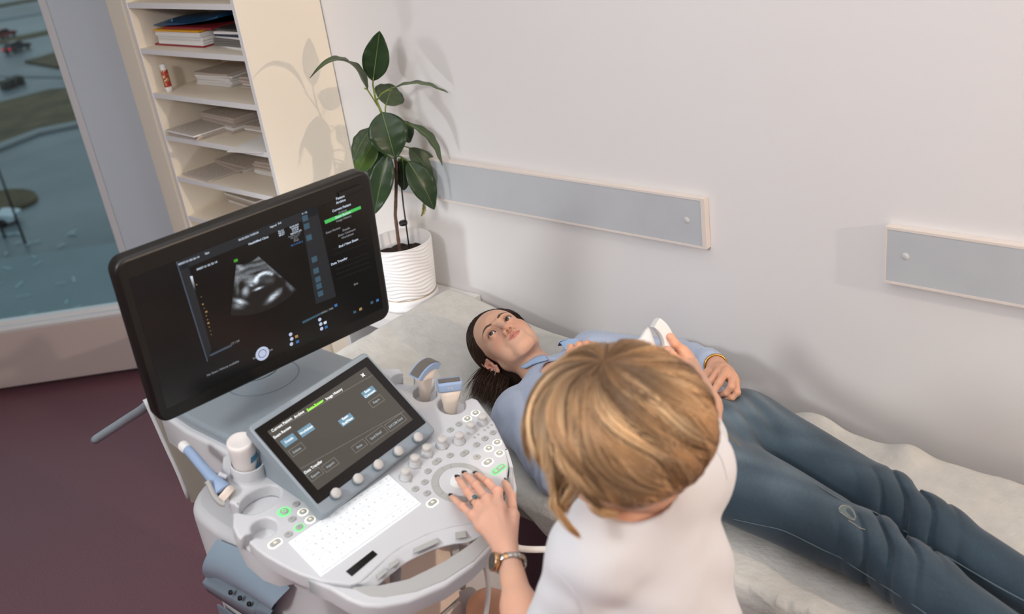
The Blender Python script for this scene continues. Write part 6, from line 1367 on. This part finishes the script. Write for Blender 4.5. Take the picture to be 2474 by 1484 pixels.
base_ = np.where(tone[:, None, None] < .5, lerp(dk_, md_, (tone*2)[:, None, None]), lerp(md_, lt_, ((tone-.5)*2)[:, None, None])); cols = (np.array([96., 66, 38])*(1-rt_)+base_*rt_)*(.93+.17*np.sin(4.2*th+cwav[ci][:, None]*3))[..., None]
qh = nrm(DN*.8-RT*.6); lim = .084+.007*cofs[ci]+RNG.normal(0, .003, S_)   # shorter locks at her left cheek
dq_ = (paths-HC)@qh; far_ = np.where(dq_.max(1) > lim)[0]; kk = np.arange(K)
for i in far_:
    k1 = int(np.argmax(dq_[i] > lim[i]))
    if k1 > 2: tq = np.linspace(0, k1, K); paths[i] = np.stack([np.interp(tq, kk, paths[i, :, j]) for j in range(3)], 1)
rads = np.interp(np.linspace(0, 1, K), [0, .08, .75, 1], [.0004, .00066, .0007, .0002])[None].repeat(S_, 0)*(1+.4*RNG.random((S_, 1)))
ex_, exc, exr = [], [], []
for pts, n in (([(1385, 1040, 1.37), (1366, 1110, 1.365), (1342, 1165, 1.36), (1344, 1225, 1.36), (1372, 1268, 1.37), (1398, 1295, 1.38)], 55), ([(1392, 1050, 1.37), (1382, 1120, 1.37), (1360, 1175, 1.365), (1340, 1205, 1.36), (1334, 1230, 1.36)], 55), ([(1400, 1080, 1.36), (1402, 1140, 1.36), (1388, 1180, 1.355), (1366, 1215, 1.36), (1362, 1240, 1.37)], 40),
    ([(1420, 1090, 1.36), (1422, 1160, 1.36), (1430, 1208, 1.355), (1455, 1236, 1.36), (1490, 1243, 1.37)], 80), ([(1360, 1020, 1.36), (1345, 1080, 1.355), (1330, 1130, 1.35), (1338, 1190, 1.35)], 30)):
    g = dens(np.array([atd(*q) for q in pts]), 6); tq = np.linspace(0, len(g)-1, K)
    gk = np.stack([np.interp(tq, np.arange(len(g)), g[:, j]) for j in range(3)], 1)
    for k in range(n):
        sp = RNG.normal(0, .0045, 3); ex_.append(gk+sp[None]*(1-.5*np.linspace(0, 1, K))[:, None]); v = RNG.random(); exc.append(np.tile(lerp((176, 134, 90), (226, 188, 140), v), (K, 1))); exr.append(np.interp(np.linspace(0, 1, K), [0, .2, .8, 1], [.0006, .0008, .0008, .0002]))
blond = mat('blonde_hair', (180, 136, 90), .36, spec=.5, attr='col')
s = Sdf(HC-.15, HC+.15, .004); Rh = np.stack([CB, CCx, CA], 1); s.ell(HC, (.110, .110, .099), 0, R=Rh); s.half(HC-CA*.052, -CA, .02); s.half(HC+nrm(DN*.8-RT*.6)*.074, nrm(DN*.8-RT*.6), .02); s.ell(HC+hf*.085-hu*.055, (.060, .060, .085), .01, 'cut', R=HRD)
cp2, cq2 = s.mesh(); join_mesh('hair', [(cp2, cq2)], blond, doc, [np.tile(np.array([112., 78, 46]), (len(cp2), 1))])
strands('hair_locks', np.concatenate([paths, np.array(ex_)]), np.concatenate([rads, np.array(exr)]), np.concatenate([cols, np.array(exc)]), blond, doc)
